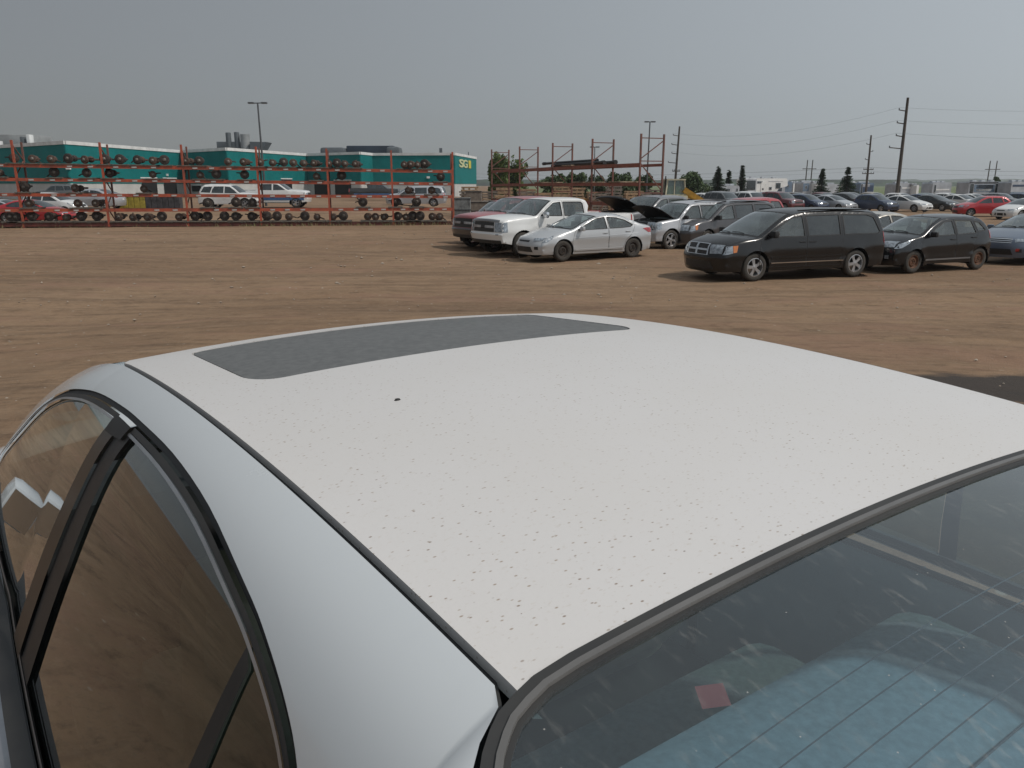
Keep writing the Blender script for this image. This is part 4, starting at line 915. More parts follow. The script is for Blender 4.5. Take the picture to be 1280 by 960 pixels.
# ---------------------------------------------------------------- ground, field, hills
def vnoise(x, y, seed=0):
    def h(i, j): 
        n = (i * 374761393 + j * 668265263 + seed * 974634777) & 0x7fffffff; n = ((n ^ (n >> 13)) * 1274126177) & 0x7fffffff; return ((n ^ (n >> 16)) & 0xffff) / 65535.0
    xi = np.floor(x).astype(np.int64); yi = np.floor(y).astype(np.int64); fx = x - xi; fy = y - yi; fx = fx * fx * (3 - 2 * fx); fy = fy * fy * (3 - 2 * fy)
    return h(xi, yi) * (1 - fx) * (1 - fy) + h(xi + 1, yi) * fx * (1 - fy) + h(xi, yi + 1) * (1 - fx) * fy + h(xi + 1, yi + 1) * fx * fy
def lines(a, b, fine, lo, hi, ratio=1.18):
    c = list(np.arange(a, b + 1e-6, fine)); st = fine; v = b
    while v < hi: st *= ratio; v += st; c.append(v)
    st = fine; v = a
    while v > lo: st *= ratio; v -= st; c.insert(0, v)
    return np.array(c)
GX = lines(-24, 24, .30, -3500, 3500); GY = lines(5, 46, .22, -60, 5000)
xx, yy = np.meshgrid(GX, GY); gz = np.zeros_like(xx)
d_ = np.hypot(xx, yy - 2.0); t_ = np.clip((d_ - 3.5) / 11.5, 0, 1); gz += .54 * (1 - t_ * t_ * (3 - 2 * t_))
t_ = np.clip((yy - 50) / 7, 0, 1); s_ = np.clip((-xx - 4) / 6, 0, 1); gz += .62 * t_ * t_ * (3 - 2 * t_) * s_ * s_ * (3 - 2 * s_)
near = np.exp(-np.clip(yy - 40, 0, None) / 8) * (np.abs(xx) < 30)
u_ = xx * .985 + yy * .17; w_ = yy * .985 - xx * .17                    # direction of the vehicle tracks
rut = (vnoise(u_ * .10, w_ * 1.7, 1) - .5) * .030 + (vnoise(u_ * .16, w_ * 3.1, 2) - .5) * .020 + (vnoise(xx * 1.1, yy * 1.1, 3) - .5) * .022 + (vnoise(xx * .25, yy * .25, 4) - .5) * .05
keep = np.clip((d_ - 5) / 4, 0, 1); gz += 1.7 * rut * near * keep
n1, n2 = gz.shape; gz[(yy > 62)] *= 1.0
vv = np.stack([xx, yy, gz], 2).reshape(-1, 3); idx = np.arange(n1 * n2).reshape(n1, n2)
ff = np.stack([idx[:-1, :-1], idx[:-1, 1:], idx[1:, 1:], idx[1:, :-1]], 2).reshape(-1, 4)
def dirt_mat():
    m, t, b = nodemat('yard_dirt'); N, L = t.nodes.new, t.links.new; b.inputs['Roughness'].default_value = .95; b.inputs['Specular IOR Level'].default_value = .1
    tc = N('ShaderNodeTexCoord'); P_ = tc.outputs['Object']
    def noise(sc, det=6, st=(1, 1, 1), rot=0, ro=.6):
        mp = N('ShaderNodeMapping'); mp.inputs['Scale'].default_value = st; mp.inputs['Rotation'].default_value = (0, 0, rot); L(P_, mp.inputs[0])
        n = N('ShaderNodeTexNoise'); n.inputs['Scale'].default_value = sc; n.inputs['Detail'].default_value = det; n.inputs['Roughness'].default_value = ro; L(mp.outputs[0], n.inputs['Vector']); return n.outputs['Fac']
    def rmp(v, a, b_, c, d):
        r = N('ShaderNodeMapRange'); r.inputs[1].default_value = a; r.inputs[2].default_value = b_; r.inputs[3].default_value = c; r.inputs[4].default_value = d; L(v, r.inputs[0]); return r.outputs[0]
    r0 = N('ShaderNodeRGB'); r0.outputs[0].default_value = (.222, .144, .090, 1); cur = r0.outputs[0]
    def over(fac, col):
        nonlocal cur
        x = N('ShaderNodeMix'); x.data_type = 'RGBA'; L(fac, x.inputs[0]); L(cur, x.inputs[6]); x.inputs[7].default_value = (*col, 1); cur = x.outputs[2]
    over(rmp(noise(.07, 4), .38, .66, 0, .9), (.300, .206, .132))                    # broad paler, sandier areas
    over(rmp(noise(.11, 5), .50, .70, 0, .55), (.135, .090, .060))                    # damper brown
    over(rmp(noise(1.0, 7, (.06, 1, 1), -.17, .68), .50, .68, 0, .75), (.115, .078, .054))     # long wheel tracks
    over(rmp(noise(2.6, 6, (.07, 1, 1), -.10, .68), .52, .70, 0, .55), (.30, .215, .145))
    over(rmp(noise(2.1, 7, (.10, 1, 1), -.42, .7), .56, .72, 0, .65), (.105, .072, .05))
    over(rmp(noise(1.3, 9, ro=.75), .45, .72, 0, .55), (.145, .097, .064))
    over(rmp(noise(9, 8, ro=.8), .50, .66, 0, .6), (.30, .215, .145))                  # crumbly speckle
    over(rmp(noise(18, 6, ro=.78), .54, .68, 0, .6), (.11, .08, .058))
    over(rmp(noise(3.4, 7, (.45, 1, 1), -.17, .8), .52, .64, 0, .6), (.095, .064, .044))
    over(rmp(noise(.35, 6, (.5, 1, 1), -.17, .7), .52, .62, 0, .35), (.25, .145, .105))
    vo = N('ShaderNodeTexVoronoi'); vo.inputs['Scale'].default_value = 5.0; L(P_, vo.inputs['Vector']); sp = N('ShaderNodeSeparateColor'); L(vo.outputs['Color'], sp.inputs[0])
    k = N('ShaderNodeMath'); k.operation = 'MULTIPLY'; L(rmp(vo.outputs['Distance'], .16, .08, 0, .7), k.inputs[0]); L(rmp(sp.outputs[0], .78, .82, 0, 1), k.inputs[1]); over(k.outputs[0], (.34, .29, .23))
    # oily dark patch on the right side of the near yard
    mp = N('ShaderNodeMapping'); mp.inputs['Location'].default_value = (-5.9, -7.3, 0); mp.vector_type = 'POINT'; L(P_, mp.inputs[0])
    mp2 = N('ShaderNodeMapping'); mp2.inputs['Scale'].default_value = (.50, .95, 0); L(mp.outputs[0], mp2.inputs[0])
    ln = N('ShaderNodeVectorMath'); ln.operation = 'LENGTH'; L(mp2.outputs[0], ln.inputs[0]); ad = N('ShaderNodeMath'); ad.operation = 'ADD'; L(ln.outputs['Value'], ad.inputs[0]); L(rmp(noise(1.2, 6), 0, 1, -.45, .45), ad.inputs[1])
    over(rmp(ad.outputs[0], 1.05, .85, 0, .9), (.045, .043, .042))
    L(cur, b.inputs['Base Color'])
    hs_ = N('ShaderNodeMath'); hs_.operation = 'ADD'; L(noise(1.6, 8, (.12, 1, 1), -.17, .7), hs_.inputs[0]); h2 = N('ShaderNodeMath'); h2.operation = 'MULTIPLY'; L(noise(14, 8, ro=.75), h2.inputs[0]); h2.inputs[1].default_value = .55; L(h2.outputs[0], hs_.inputs[1])
    bp = N('ShaderNodeBump'); bp.inputs['Strength'].default_value = .75; bp.inputs['Distance'].default_value = .06; L(hs_.outputs[0], bp.inputs['Height']); L(bp.outputs[0], b.inputs['Normal'])
    return m
DIRT = dirt_mat()
tag(mk('ground', vv, ff, DIRT, None, True, 80), kind='structure')
FIELD = M('crop_field', (.085, .125, .040), .95, var=.3, scale=.012, col2=(.125, .135, .050), stretch=(.3, 1, 1))
def sheet(name, pts, z, mat):
    return tag(mk(name, [(x, y, z) for x, y in pts], [tuple(range(len(pts)))], mat, None, False), kind='structure')
sheet('field', [(35, 196), (3300, 190), (3300, 4600), (-3300, 4600), (-3300, 260), (-20, 240)], .03, FIELD)
def ridge(name, D, h, mat, x0, x1, seed, dep=120):
    X = np.linspace(x0, x1, 220); hh = h * (.35 + .65 * vnoise(X * .004, X * 0, seed)) + h * .35 * vnoise(X * .03, X * 0, seed + 1) + h * .2 * vnoise(X * .12, X * 0, seed + 2)
    v = []; 
    for x, q in zip(X, hh): v += [(x, D, 0), (x, D + dep * .3, q), (x, D + dep, q * .9), (x, D + dep * 2, 0)]
    f = [(i * 4 + k, i * 4 + 4 + k, i * 4 + 5 + k, i * 4 + 1 + k) for i in range(219) for k in range(3)]
    return tag(mk(name, v, f, mat, None, True, 80), kind='structure')
ridge('hills', 2300, 19, M('far_hill', (.050, .075, .042), .95, var=.3, scale=.02), -3300, 3300, 5, 400)
ridge('treeline', 1250, 8.5, M('far_trees', (.030, .055, .026), .95, var=.4, scale=.08), -1500, 3000, 9, 60)
ridge('treeline', 760, 4.0, M('far_trees'), 620, 900, 15, 40)
# loose stones and clods on the dirt
st = MB(); rr = random.Random(5)
for k in range(900):
    y = 6 + 38 * rr.random() ** 1.3; x = rr.uniform(-.75, .85) * y; r = rr.uniform(.012, .045) * (1.6 if rr.random() < .12 else 1) * min(1, y / 22)
    z = ground_z(x, y)
    bm = [(1, 0, 0), (-1, 0, 0), (0, 1, 0), (0, -1, 0), (0, 0, 1), (0, 0, -1)]; v = [(x + a * r * rr.uniform(.7, 1.4), y + b * r * rr.uniform(.7, 1.4), z + .004 + c * r * rr.uniform(.4, .8)) for a, b, c in bm]
    st.add(v, [(0, 2, 4), (2, 1, 4), (1, 3, 4), (3, 0, 4), (2, 0, 5), (1, 2, 5), (3, 1, 5), (0, 3, 5)])
tag(st.build('stones', M('stones', (.20, .15, .11), .9, var=.4, scale=2, col2=(.36, .31, .25)), None, True, 60), 'loose stones and dirt clods scattered over the yard', 'stones', kind='stuff')

# ---------------------------------------------------------------- orange storage racks
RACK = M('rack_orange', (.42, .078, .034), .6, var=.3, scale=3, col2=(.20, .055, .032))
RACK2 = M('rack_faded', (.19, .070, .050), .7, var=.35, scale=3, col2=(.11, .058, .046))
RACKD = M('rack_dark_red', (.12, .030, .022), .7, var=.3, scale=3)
TAGW = M('shelf_tag', (.50, .47, .44), .7, var=.25, scale=8)
DECK = M('weathered_board', (.17, .145, .115), .85, var=.3, scale=5, col2=(.085, .072, .06))
IRON = M('rusty_iron', (.050, .034, .026), .75, var=.4, scale=9, col2=(.018, .014, .013))
IRON2 = M('brown_rust', (.105, .056, .036), .8, var=.4, scale=9, col2=(.035, .024, .019))
HUBM = M('worn_hub', (.17, .15, .13), .55, metal=.4, var=.3, scale=12)
A0, B0 = G(30, 285), G(567, 281); A0.z = B0.z = 0
RD = (B0 - A0).normalized(); RP = Vector((-RD.y, RD.x, 0))             # along the rack, and away from the camera
def on_line(px, off=0.0):
    """point on the rack line seen in photo column px, at height 0"""
    u = (px - 640) / FPX; a = A0 + RP * off; cp, sp_ = math.cos(PITCH), math.sin(PITCH)
    t = (u * (a.y * cp + CAMH * sp_) - a.x) / (RD.x - u * RD.y * cp); return a + RD * t
TOT = (B0 - A0).length
pxs = [30, 137, 236, 327, 413, 492, 567]; posts = [on_line(p) for p in pxs]; posts.insert(0, posts[0] - RD * (posts[1] - posts[0]).length)
LA = [ZD(y, A0.y) for y in (207, 224.5, 243.5, 263, 281)]; LB = [ZD(y, B0.y) for y in (214.5, 230, 246, 261.5, 279.5)]
TA, TB = ZD(175, A0.y), ZD(190, B0.y)
def frac(p): return (p - A0).dot(RD) / TOT
def lev(k, p): t = frac(p); return LA[k] + (LB[k] - LA[k]) * t
rack = empty('pallet_rack', A0); tag(rack, 'long orange pallet rack loaded with rusty axles in front of the teal building', 'rack')
def sub(name, mb, mat, par, base): 
    o = mb.build(name, mat, par); o.data.transform(Matrix.Translation(-Vector(base))); return o
for p in posts:
    top = TA + (TB - TA) * frac(p); rear = p + RP * 1.2
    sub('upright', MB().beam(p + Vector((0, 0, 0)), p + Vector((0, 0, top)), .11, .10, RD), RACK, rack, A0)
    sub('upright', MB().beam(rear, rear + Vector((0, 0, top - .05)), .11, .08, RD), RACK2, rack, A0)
    sub('foot_plate', MB().box(p + Vector((0, 0, .02)), (.22, .22, .04)), RACKD, rack, A0)
    zs = np.linspace(.3, top - .2, 6)
    for i in range(5): a, b = (p, rear) if i % 2 else (rear, p); sub('brace', MB().beam(a + Vector((0, 0, zs[i])), b + Vector((0, 0, zs[i + 1])), .05, .05), RACK2, rack, A0)
tagm = None
for i in range(len(posts) - 1):
    for k in range(5):
        a, b = posts[i], posts[i + 1]; za, zb = lev(k, a), lev(k, b); ins = RD * .06
        h = .17 if k < 4 else .20
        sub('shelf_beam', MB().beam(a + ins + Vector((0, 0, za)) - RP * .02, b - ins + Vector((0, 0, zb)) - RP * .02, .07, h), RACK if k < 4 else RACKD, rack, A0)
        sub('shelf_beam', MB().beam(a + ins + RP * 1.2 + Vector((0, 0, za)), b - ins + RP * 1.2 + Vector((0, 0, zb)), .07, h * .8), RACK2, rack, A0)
        if k < 4:
            for q in (.17, .40, .63, .86):
                if rr.random() < .8:
                    c = a.lerp(b, q + rr.uniform(-.02, .02)); z = za + (zb - za) * q
                    if tagm is None:
                        o = sub('shelf_tag', MB().box((0, 0, 0), (.26, .02, .085), rz=0), TAGW, rack, (0, 0, 0)); tagm = o.data
                    else: o = new_obj('shelf_tag', tagm, rack)
                    o.location = c - A0 - RP * .068 + Vector((0, 0, z)); o.rotation_euler = (0, 0, math.atan2(RD.y, RD.x))
# axle assemblies: drum, hub, tube and differential; four builds, then copies
def axle_proto(kind):
    r = {0: .25, 1: .22, 2: .27, 3: .20}[kind]; root = empty('axle_assembly')
    m = MB(); m.lathe([(.001, 0), (r * .35, 0), (r * .40, .03), (r * .8, .035), (r, .06), (r, .16), (r * .9, .18), (r * .3, .19)], (0, 0, 0), 'y', 14, 1); m.build('brake_drum', IRON if kind % 2 == 0 else IRON2, root, True)
    m = MB(); m.lathe([(.001, -.05), (.05, -.05), (.075, -.02), (.10, .0), (.10, .02)], (0, 0, 0), 'y', 10); m.build('hub', HUBM, root, True)
    m = MB(); m.tube([(0, .15, 0), (.02, .5, .01), (.03, 1.25, .02)], [.075, .055, .055], 8); m.lathe([(.05, .40), (.16, .46), (.18, .58), (.15, .70), (.05, .78)], (.03, 0, .01), 'y', 12); m.build('axle_tube', IRON2 if kind < 2 else IRON, root, True)
    m = MB(); sd = 1 if kind % 2 else -1
    m.tube([(sd * .05, .15, 0), (sd * .30, .18, -.06), (sd * .42, .25, -.12)], [.05, .035, .03], 6); m.tube([(0, .2, .05), (-sd * .12, .24, .22 if kind > 1 else .1)], .03, 6); m.build('control_arm', IRON, root, True)
    return root, r
protos = [axle_proto(k) for k in range(4)]; used = [False] * 4
SHELVES = [[30, 52, 75, 95, 115, 140, 159, 180, 199, 214, 239, 256, 292, 310, 331, 346, 360, 372, 385, 396, 415, 425, 435, 447, 507, 515, 524, 532],
           [9, 77, 117, 144, 198, 256, 276, 311, 399, 430, 552], [36, 99, 185, 511, 541], [40, 101, 122, 262, 297, 318, 455, 495, 522],
           [14, 21, 41, 62, 84, 103, 122, 149, 166, 185, 204, 224, 244, 261, 282, 295, 315, 335, 347, 362, 382, 397, 417, 430, 460, 470, 480, 497, 507, 517, 526, 540, 550]]
ORD = ['first', 'second', 'third', 'fourth', 'fifth', 'sixth', 'seventh', 'eighth', 'ninth', 'tenth', 'eleventh', 'twelfth', 'thirteenth', 'fourteenth', 'fifteenth', 'sixteenth', 'seventeenth', 'eighteenth', 'nineteenth', 'twentieth']
ORD += ['twenty-' + w for w in ORD[:9]] + ['thirtieth'] + ['thirty-' + w for w in ORD[:9]]
SHN = ['top', 'second highest', 'middle', 'second lowest', 'lowest']; LOOK = ['dark axle with wide brake drum', 'brown rusty axle with narrow drum', 'black axle with the widest drum', 'small reddish axle']
deckm = None
for k, row in enumerate(SHELVES):
    for j, px in enumerate(sorted(row)):
        kd = rr.randrange(4); root, r = protos[kd]
        if used[kd]: root = copy_tree(root)
        used[kd] = True
        p = on_line(px, rr.uniform(.05, .25)); z = lev(k, p) + (.10 if k < 4 else .13)
        root.location = (p.x, p.y, z + .05 + r); root.rotation_euler = (0, rr.uniform(-.6, .6), math.atan2(RD.y, RD.x) + rr.uniform(-.35, .35))
        tag(root, f'{LOOK[kd]}, {ORD[j]} from the left on the {SHN[k]} rack shelf', 'axle', 'axles on the orange rack')
        if deckm is None: o = sub('deck_board', MB().box((0, .5, .0), (.85, 1.25, .05)).box((-.35, .5, -.05), (.10, 1.2, .05)).box((.35, .5, -.05), (.10, 1.2, .05)), DECK, rack, (0, 0, 0)); deckm = o.data
        else: o = new_obj('deck_board', deckm, rack)
        q = on_line(px, .02); o.location = (q - A0) + Vector((0, 0, z + .02)); o.rotation_euler = (0, 0, math.atan2(RD.y, RD.x))
# the emptier rack running away behind the pickups
F0, F1 = Vector((7.0, 41.2, 0)), Vector((-.84, 59.2, 0)); fd = (F1 - F0).normalized(); fp = Vector((-fd.y, fd.x, 0)) * -1
r2 = empty('pallet_rack', F0); tag(r2, 'mostly empty faded orange rack with tall bare frames behind the pickups', 'rack')
fr = [F0.lerp(F1, t) for t in (0, .25, .5, .75, 1)]
for i, p in enumerate(fr):
    l, r_ = p - fp * .67, p + fp * .67; H = 4.75
    for q in (l, r_): sub('upright', MB().beam(q, q + Vector((0, 0, H)), .085, .075, fd), RACK2 if i else RACK2, r2, F0)
    for z in (.3, 1.9, 3.45, 4.55): sub('brace', MB().beam(l + Vector((0, 0, z)), r_ + Vector((0, 0, z)), .045, .045), RACK2, r2, F0)
    for (za, zb), (a, b) in (((.35, 1.8), (l, r_)), ((3.35, 2.0), (l, r_)), ((3.55, 4.45), (l, r_))): sub('brace', MB().beam(a + Vector((0, 0, za)), b + Vector((0, 0, zb)), .045, .045), RACK2, r2, F0)
for i in range(4):
    for z in (3.27, 2.32, 1.30):
        for sd in (-.67, .67): sub('shelf_beam', MB().beam(fr[i] + fp * sd + fd * .06 + Vector((0, 0, z)), fr[i + 1] + fp * sd - fd * .06 + Vector((0, 0, z - .02 * i)), .07, .17 if sd < 0 else .14), M('rack_salmon', (.30, .095, .06), .7, var=.35, scale=3, col2=(.18, .07, .05)), r2, F0)
SHAFT = M('black_pipe', (.020, .020, .021), .5, var=.3, scale=6)
for j, (t0, t1, o_, r_) in enumerate(((.20, .52, -.45, .09), (.22, .56, -.15, .075), (.19, .50, .15, .10), (.24, .60, .42, .07), (.28, .64, .0, .08))):
    a = F0.lerp(F1, t0) + fp * o_ + Vector((0, 0, 3.27 + .12 + r_ + (.17 if j == 4 else 0))); b = F0.lerp(F1, t1) + fp * (o_ + .03) + Vector((0, 0, 3.24 + .12 + r_ + (.17 if j == 4 else 0)))
    m = MB(); m.tube([a, a.lerp(b, .05), a.lerp(b, .06), a.lerp(b, .94), a.lerp(b, .95), b], [r_ * 1.25, r_ * 1.25, r_, r_, r_ * 1.25, r_ * 1.25], 8)
    tag(m.build('drive_shaft', SHAFT, None, True), f'black drive shaft, {ORD[j]} in the bundle on the bare rack', 'shaft', 'drive shafts on the bare rack')
PALE = M('pale_board', (.36, .27, .19), .85, var=.25, scale=5)
for j, (t, z) in enumerate(((.12, 2.32), (.33, 2.32), (.60, 2.32), (.40, 3.27), (.85, 1.30), (.15, 1.30))):
    c = F0.lerp(F1, t) + Vector((0, 0, z + .13)); m = MB(); m.box(c, (1.2, 1.5, .05), rz=math.atan2(fd.y, fd.x))
    for q in (-.45, 0, .45): m.box(c + fd * q + Vector((0, 0, -.06)), (.1, 1.4, .08), rz=math.atan2(fd.y, fd.x))
    tag(m.build('wooden_pallet', PALE), f'pale wooden pallet, {ORD[j]} counted along the bare orange rack', 'pallet', 'pallets on the bare rack')
# stacks of timber and salvage behind that rack
WOODS = [M('timber_tan', (.42, .28, .165), .85, var=.3, scale=4, col2=(.24, .155, .095)), M('timber_grey', (.24, .20, .165), .9, var=.3, scale=4, col2=(.13, .105, .085)), M('timber_orange', (.46, .22, .06), .8, var=.3, scale=4, col2=(.22, .11, .045))]
for j in range(22):
    row = j // 11; i = j % 11; px = 586 + i * 23 + rr.uniform(-4, 4); D = 60.5 + row * 4.0 + rr.uniform(-.6, .6); x = XD(px, D); w = rr.uniform(1.15, 1.4); n = rr.randint(6, 8) + row * 2
    m = MB(); z = 0; 
    for q in range(n):
        th = rr.choice((.10, .14, .2)); 
        for e in (-.4, 0, .4): m.box((x + e * w + rr.uniform(-.03, .03), D, z + .04), (.1, 1.0, .08))
        for e in range(4): m.box((x + rr.uniform(-.06, .06), D - .4 + .27 * e, z + .08 + th / 2), (w * rr.uniform(.95, 1.1), .22, th))
        z += .08 + th
    wd_ = WOODS[rr.choice((0, 0, 1, 2 if row == 0 else 1))]
    tag(m.build('timber_stack', wd_), f'stack of salvaged timber, {ORD[i]} from left in the {"front" if row == 0 else "back"} row behind the bare rack', 'timber', 'timber stacks behind the bare rack')
GREYB = M('grey_bin', (.20, .21, .21), .7, var=.3, scale=3)
for j, (px, D, w, h, mt) in enumerate(((578, 52, 1.0, 1.5, GREYB), (598, 54, 1.25, 1.25, WOODS[1]), (592, 57, 1.1, 1.9, WOODS[1]), (612, 58, 1.0, 1.2, GREYB))):
    x = XD(px, D); m = MB(); m.rbox((x, D, h / 2), (w, 1.0, h), .02); o = m.build('salvage_bin', mt)
    q = MB()
    for z in (.12, h * .5, h - .06): q.box((x, D, z), (w + .05, 1.05, .05))
    q.build('band', TRIM, o); tag(o, f'weathered square salvage bin, {ORD[j]} of four beside the right end of the loaded rack', 'bin', 'salvage bins')
YEL = M('yellow_bin', (.42, .33, .05), .65, var=.25, scale=3)
for j in range(11):
    px = 149 + j * 7.2; D = 60; x = XD(px, D); gzv = ground_z(x, D); m = MB(); m.rbox((x, D, gzv + .42), (.40, .6, .84), .03); m.box((x, D, gzv + .86), (.44, .64, .06))
    tag(m.build('wheeled_bin', YEL if j < 5 else M('dark_bin', (.07, .065, .07), .7, var=.3, scale=3)), f'{"yellow" if j < 5 else "dark grey"} upright bin, {ORD[j]} from left in the row behind the loaded rack', 'bin', 'bins behind the loaded rack')
# weeds at the foot of the rack
wm = MB()
for k in range(1500):
    p = on_line(rr.uniform(300, 620), rr.uniform(-.5, .9)) if rr.random() < .75 else on_line(rr.uniform(0, 300), rr.uniform(-.25, .9)); h = rr.uniform(.06, .24); a = rr.uniform(0, 6.28); d = Vector((math.cos(a), math.sin(a), 0))
    wm.add([p - d * .03, p + d * .03, p + d * rr.uniform(-.12, .12) + Vector((rr.uniform(-.1, .1), 0, h))], [(0, 1, 2)])
tag(wm.build('weeds', M('dry_weeds', (.12, .12, .045), .9, var=.4, scale=2, col2=(.20, .16, .08))), 'dry weeds growing along the foot of the orange rack', 'weeds', kind='stuff')

# ---------------------------------------------------------------- teal building
def ribbed(name, col, var=.08, sc=9.0, str_=.5):
    m = M(name, col, .6, var=var, scale=.6, spec=.15); t = m.node_tree; b = t.nodes['Principled BSDF']; tc = t.nodes.new('ShaderNodeTexCoord'); w = t.nodes.new('ShaderNodeTexWave'); w.wave_type = 'BANDS'; w.bands_direction = 'X'; w.inputs['Scale'].default_value = sc
    t.links.new(tc.outputs['UV'], w.inputs['Vector']); bp = t.nodes.new('ShaderNodeBump'); bp.inputs['Strength'].default_value = str_; bp.inputs['Distance'].default_value = .05; t.links.new(w.outputs['Fac'], bp.inputs['Height']); t.links.new(bp.outputs[0], b.inputs['Normal']); return m
TEAL = ribbed('teal_cladding', (.008, .185, .185)); WHITEW = ribbed('white_cladding', (.58, .58, .56)); CAPW = M('white_cap', (.66, .67, .66), .6, var=.1, scale=1); DOORD = M('dark_doorway', (.012, .012, .013), .7)
HB, GB = 7.0, .62
cor = [(-40, 190), (0, 184), (81, 179), (225, 190), (283, 187), (383, 194), (450, 192), (465, 193.5), (568, 193), (595, 198)]
def cpt(px, py): D = (HB - CAMH) * FPX / (HOR - py) / .985; p = AT(px, py, D); return Vector((p.x, p.y, 0))
C_ = [cpt(*c) for c in cor]
bld = empty('teal_building', (C_[2].x, C_[2].y, GB)); tag(bld, 'long teal and white building with saw tooth front behind the loaded rack', 'building'); B_ = Vector((C_[2].x, C_[2].y, GB))
def wall(name, a, b, z0, z1, mat, off=0.0, th=.3, par=None):
    d = (b - a).normalized(); n = Vector((d.y, -d.x, 0)); a = a + n * off; b = b + n * off; L_ = (b - a).length
    v = [a + Vector((0, 0, z0)), b + Vector((0, 0, z0)), b + Vector((0, 0, z1)), a + Vector((0, 0, z1))]; v += [p - n * th for p in v]
    o = mk(name, [p - B_ for p in v], [(0, 1, 2, 3), (5, 4, 7, 6), (3, 2, 6, 7), (1, 0, 4, 5), (0, 3, 7, 4), (2, 1, 5, 6)], mat, par or bld, False)
    uv = o.data.uv_layers.new(name='UVMap'); U = [(0, 0), (L_, 0), (L_, z1 - z0), (0, z1 - z0)]
    for pl in o.data.polygons:
        for li, q in enumerate(pl.loop_indices): uv.data[q].uv = U[li % 4]
    return o
ZT = 2.45
for i in range(len(C_) - 1):
    a, b = C_[i], C_[i + 1]
    wall('lower_wall', a, b, GB - .3, ZT - .003, WHITEW, 0)
    wall('upper_wall', a, b, ZT, HB - .38, TEAL, .06)
    wall('roof_cap', a, b, HB - .377, HB, CAPW, .14)
back = [Vector((p.x * 1.06, p.y + 45, 0)) for p in (C_[-1], C_[0])]
m = MB(); ring = [(p.x, p.y) for p in C_] + [(C_[-1].x - 4, C_[-1].y + 30), (C_[0].x - 4, C_[-1].y + 30)]; m.prism(ring, HB - .6, HB - .5); o = m.build('flat_roof', M('roof_gravel', (.25, .25, .25), .9), bld); o.data.transform(Matrix.Translation(-B_))
wall('lower_wall', C_[-1], Vector((C_[-1].x - 4, C_[-1].y + 30, 0)), GB - .3, HB - .4, TEAL, 0)
def on_wall(i, px):
    a, b = C_[i], C_[i + 1]; u = (px - 640) / FPX; cp, sp_ = math.cos(PITCH), math.sin(PITCH); d = b - a
    t = (u * (a.y * cp + 0) - a.x) / (d.x - u * d.y * cp); return a + d * t
for i, p0, p1, z0, z1 in ((2, 172, 191, .7, 3.1), (2, 200, 216, .7, 3.1), (4, 349, 362, .7, 3.1), (5, 391, 409, .7, 2.7), (5, 417, 437, .62, 2.9), (3, 236, 247, 1.4, 2.2)):
    u0, u1 = [(p - cor[i][0]) / (cor[i + 1][0] - cor[i][0]) for p in (p0, p1)]; a, b = C_[i], C_[i + 1]
    def pin(u):
        za, zb = a.y, b.y; w = u * za / (zb + u * (za - zb)); return a + (b - a) * w
    q0, q1 = pin(u0), pin(u1); o = wall('doorway' if z0 < 1 else 'window', q0, q1, z0, z1, DOORD, .075, .1)
    wall('door_frame', q0 - (q1 - q0) * .06, q1 + (q1 - q0) * .06, z1, z1 + .15, CAPW, .09, .12, o)
for (px, z) in ((201, 3.6), (82, 4.1), (535, 3.4)):                                         # small wall lamps
    i = 2 if px < 225 else 7; u = (px - cor[i][0]) / (cor[i + 1][0] - cor[i][0]); q = C_[i] + (C_[i + 1] - C_[i]) * u
    o = MB().box((0, -.15, 0), (.45, .3, .3)).build('wall_lamp', CAPW, bld); o.location = q - B_ + Vector((0, 0, z))
# letters on the end wall
a, b = C_[8], C_[9]; d = (b - a).normalized(); n = Vector((d.y, -d.x, 0))
for ch, px, mt in (('S', 575.8, M('sign_pale', (.55, .58, .32), .5)), ('G', 580.6, M('sign_pale')), ('I', 586.2, M('sign_yellow', (.60, .50, .04), .5))):
    cu = bpy.data.curves.new('letter', 'FONT'); cu.body = ch; cu.size = 1.0; cu.extrude = .04; cu.align_x = 'CENTER'; cu.offset = .03
    tmp = bpy.data.objects.new('letter', cu); COL.objects.link(tmp); bpy.context.view_layer.update()
    me = bpy.data.meshes.new_from_object(tmp.evaluated_get(bpy.context.evaluated_depsgraph_get())); bpy.data.objects.remove(tmp)
    u = (px - 568) / 27.0; w = u * a.y / (b.y + u * (a.y - b.y)); q = a + (b - a) * w + n * .12
    lo = np.array([v.co[:] for v in me.vertices]).min(0); hi = np.array([v.co[:] for v in me.vertices]).max(0); Wt = {'S': 3.6, 'G': 3.9, 'I': 2.0}[ch]; Ht = 1.25
    me.transform(Matrix.Translation(-Vector(((lo[0] + hi[0]) / 2, lo[1], 0)))); me.transform(Matrix.Diagonal((Wt / (hi[0] - lo[0]), Ht / (hi[1] - lo[1]), 1, 1)))
    me.materials.clear(); me.materials.append(mt); o = new_obj('sign_letter', me, bld); o.location = q - B_ + Vector((0, 0, 4.95)); o.rotation_euler = (math.pi / 2, 0, math.atan2(d.y, d.x))
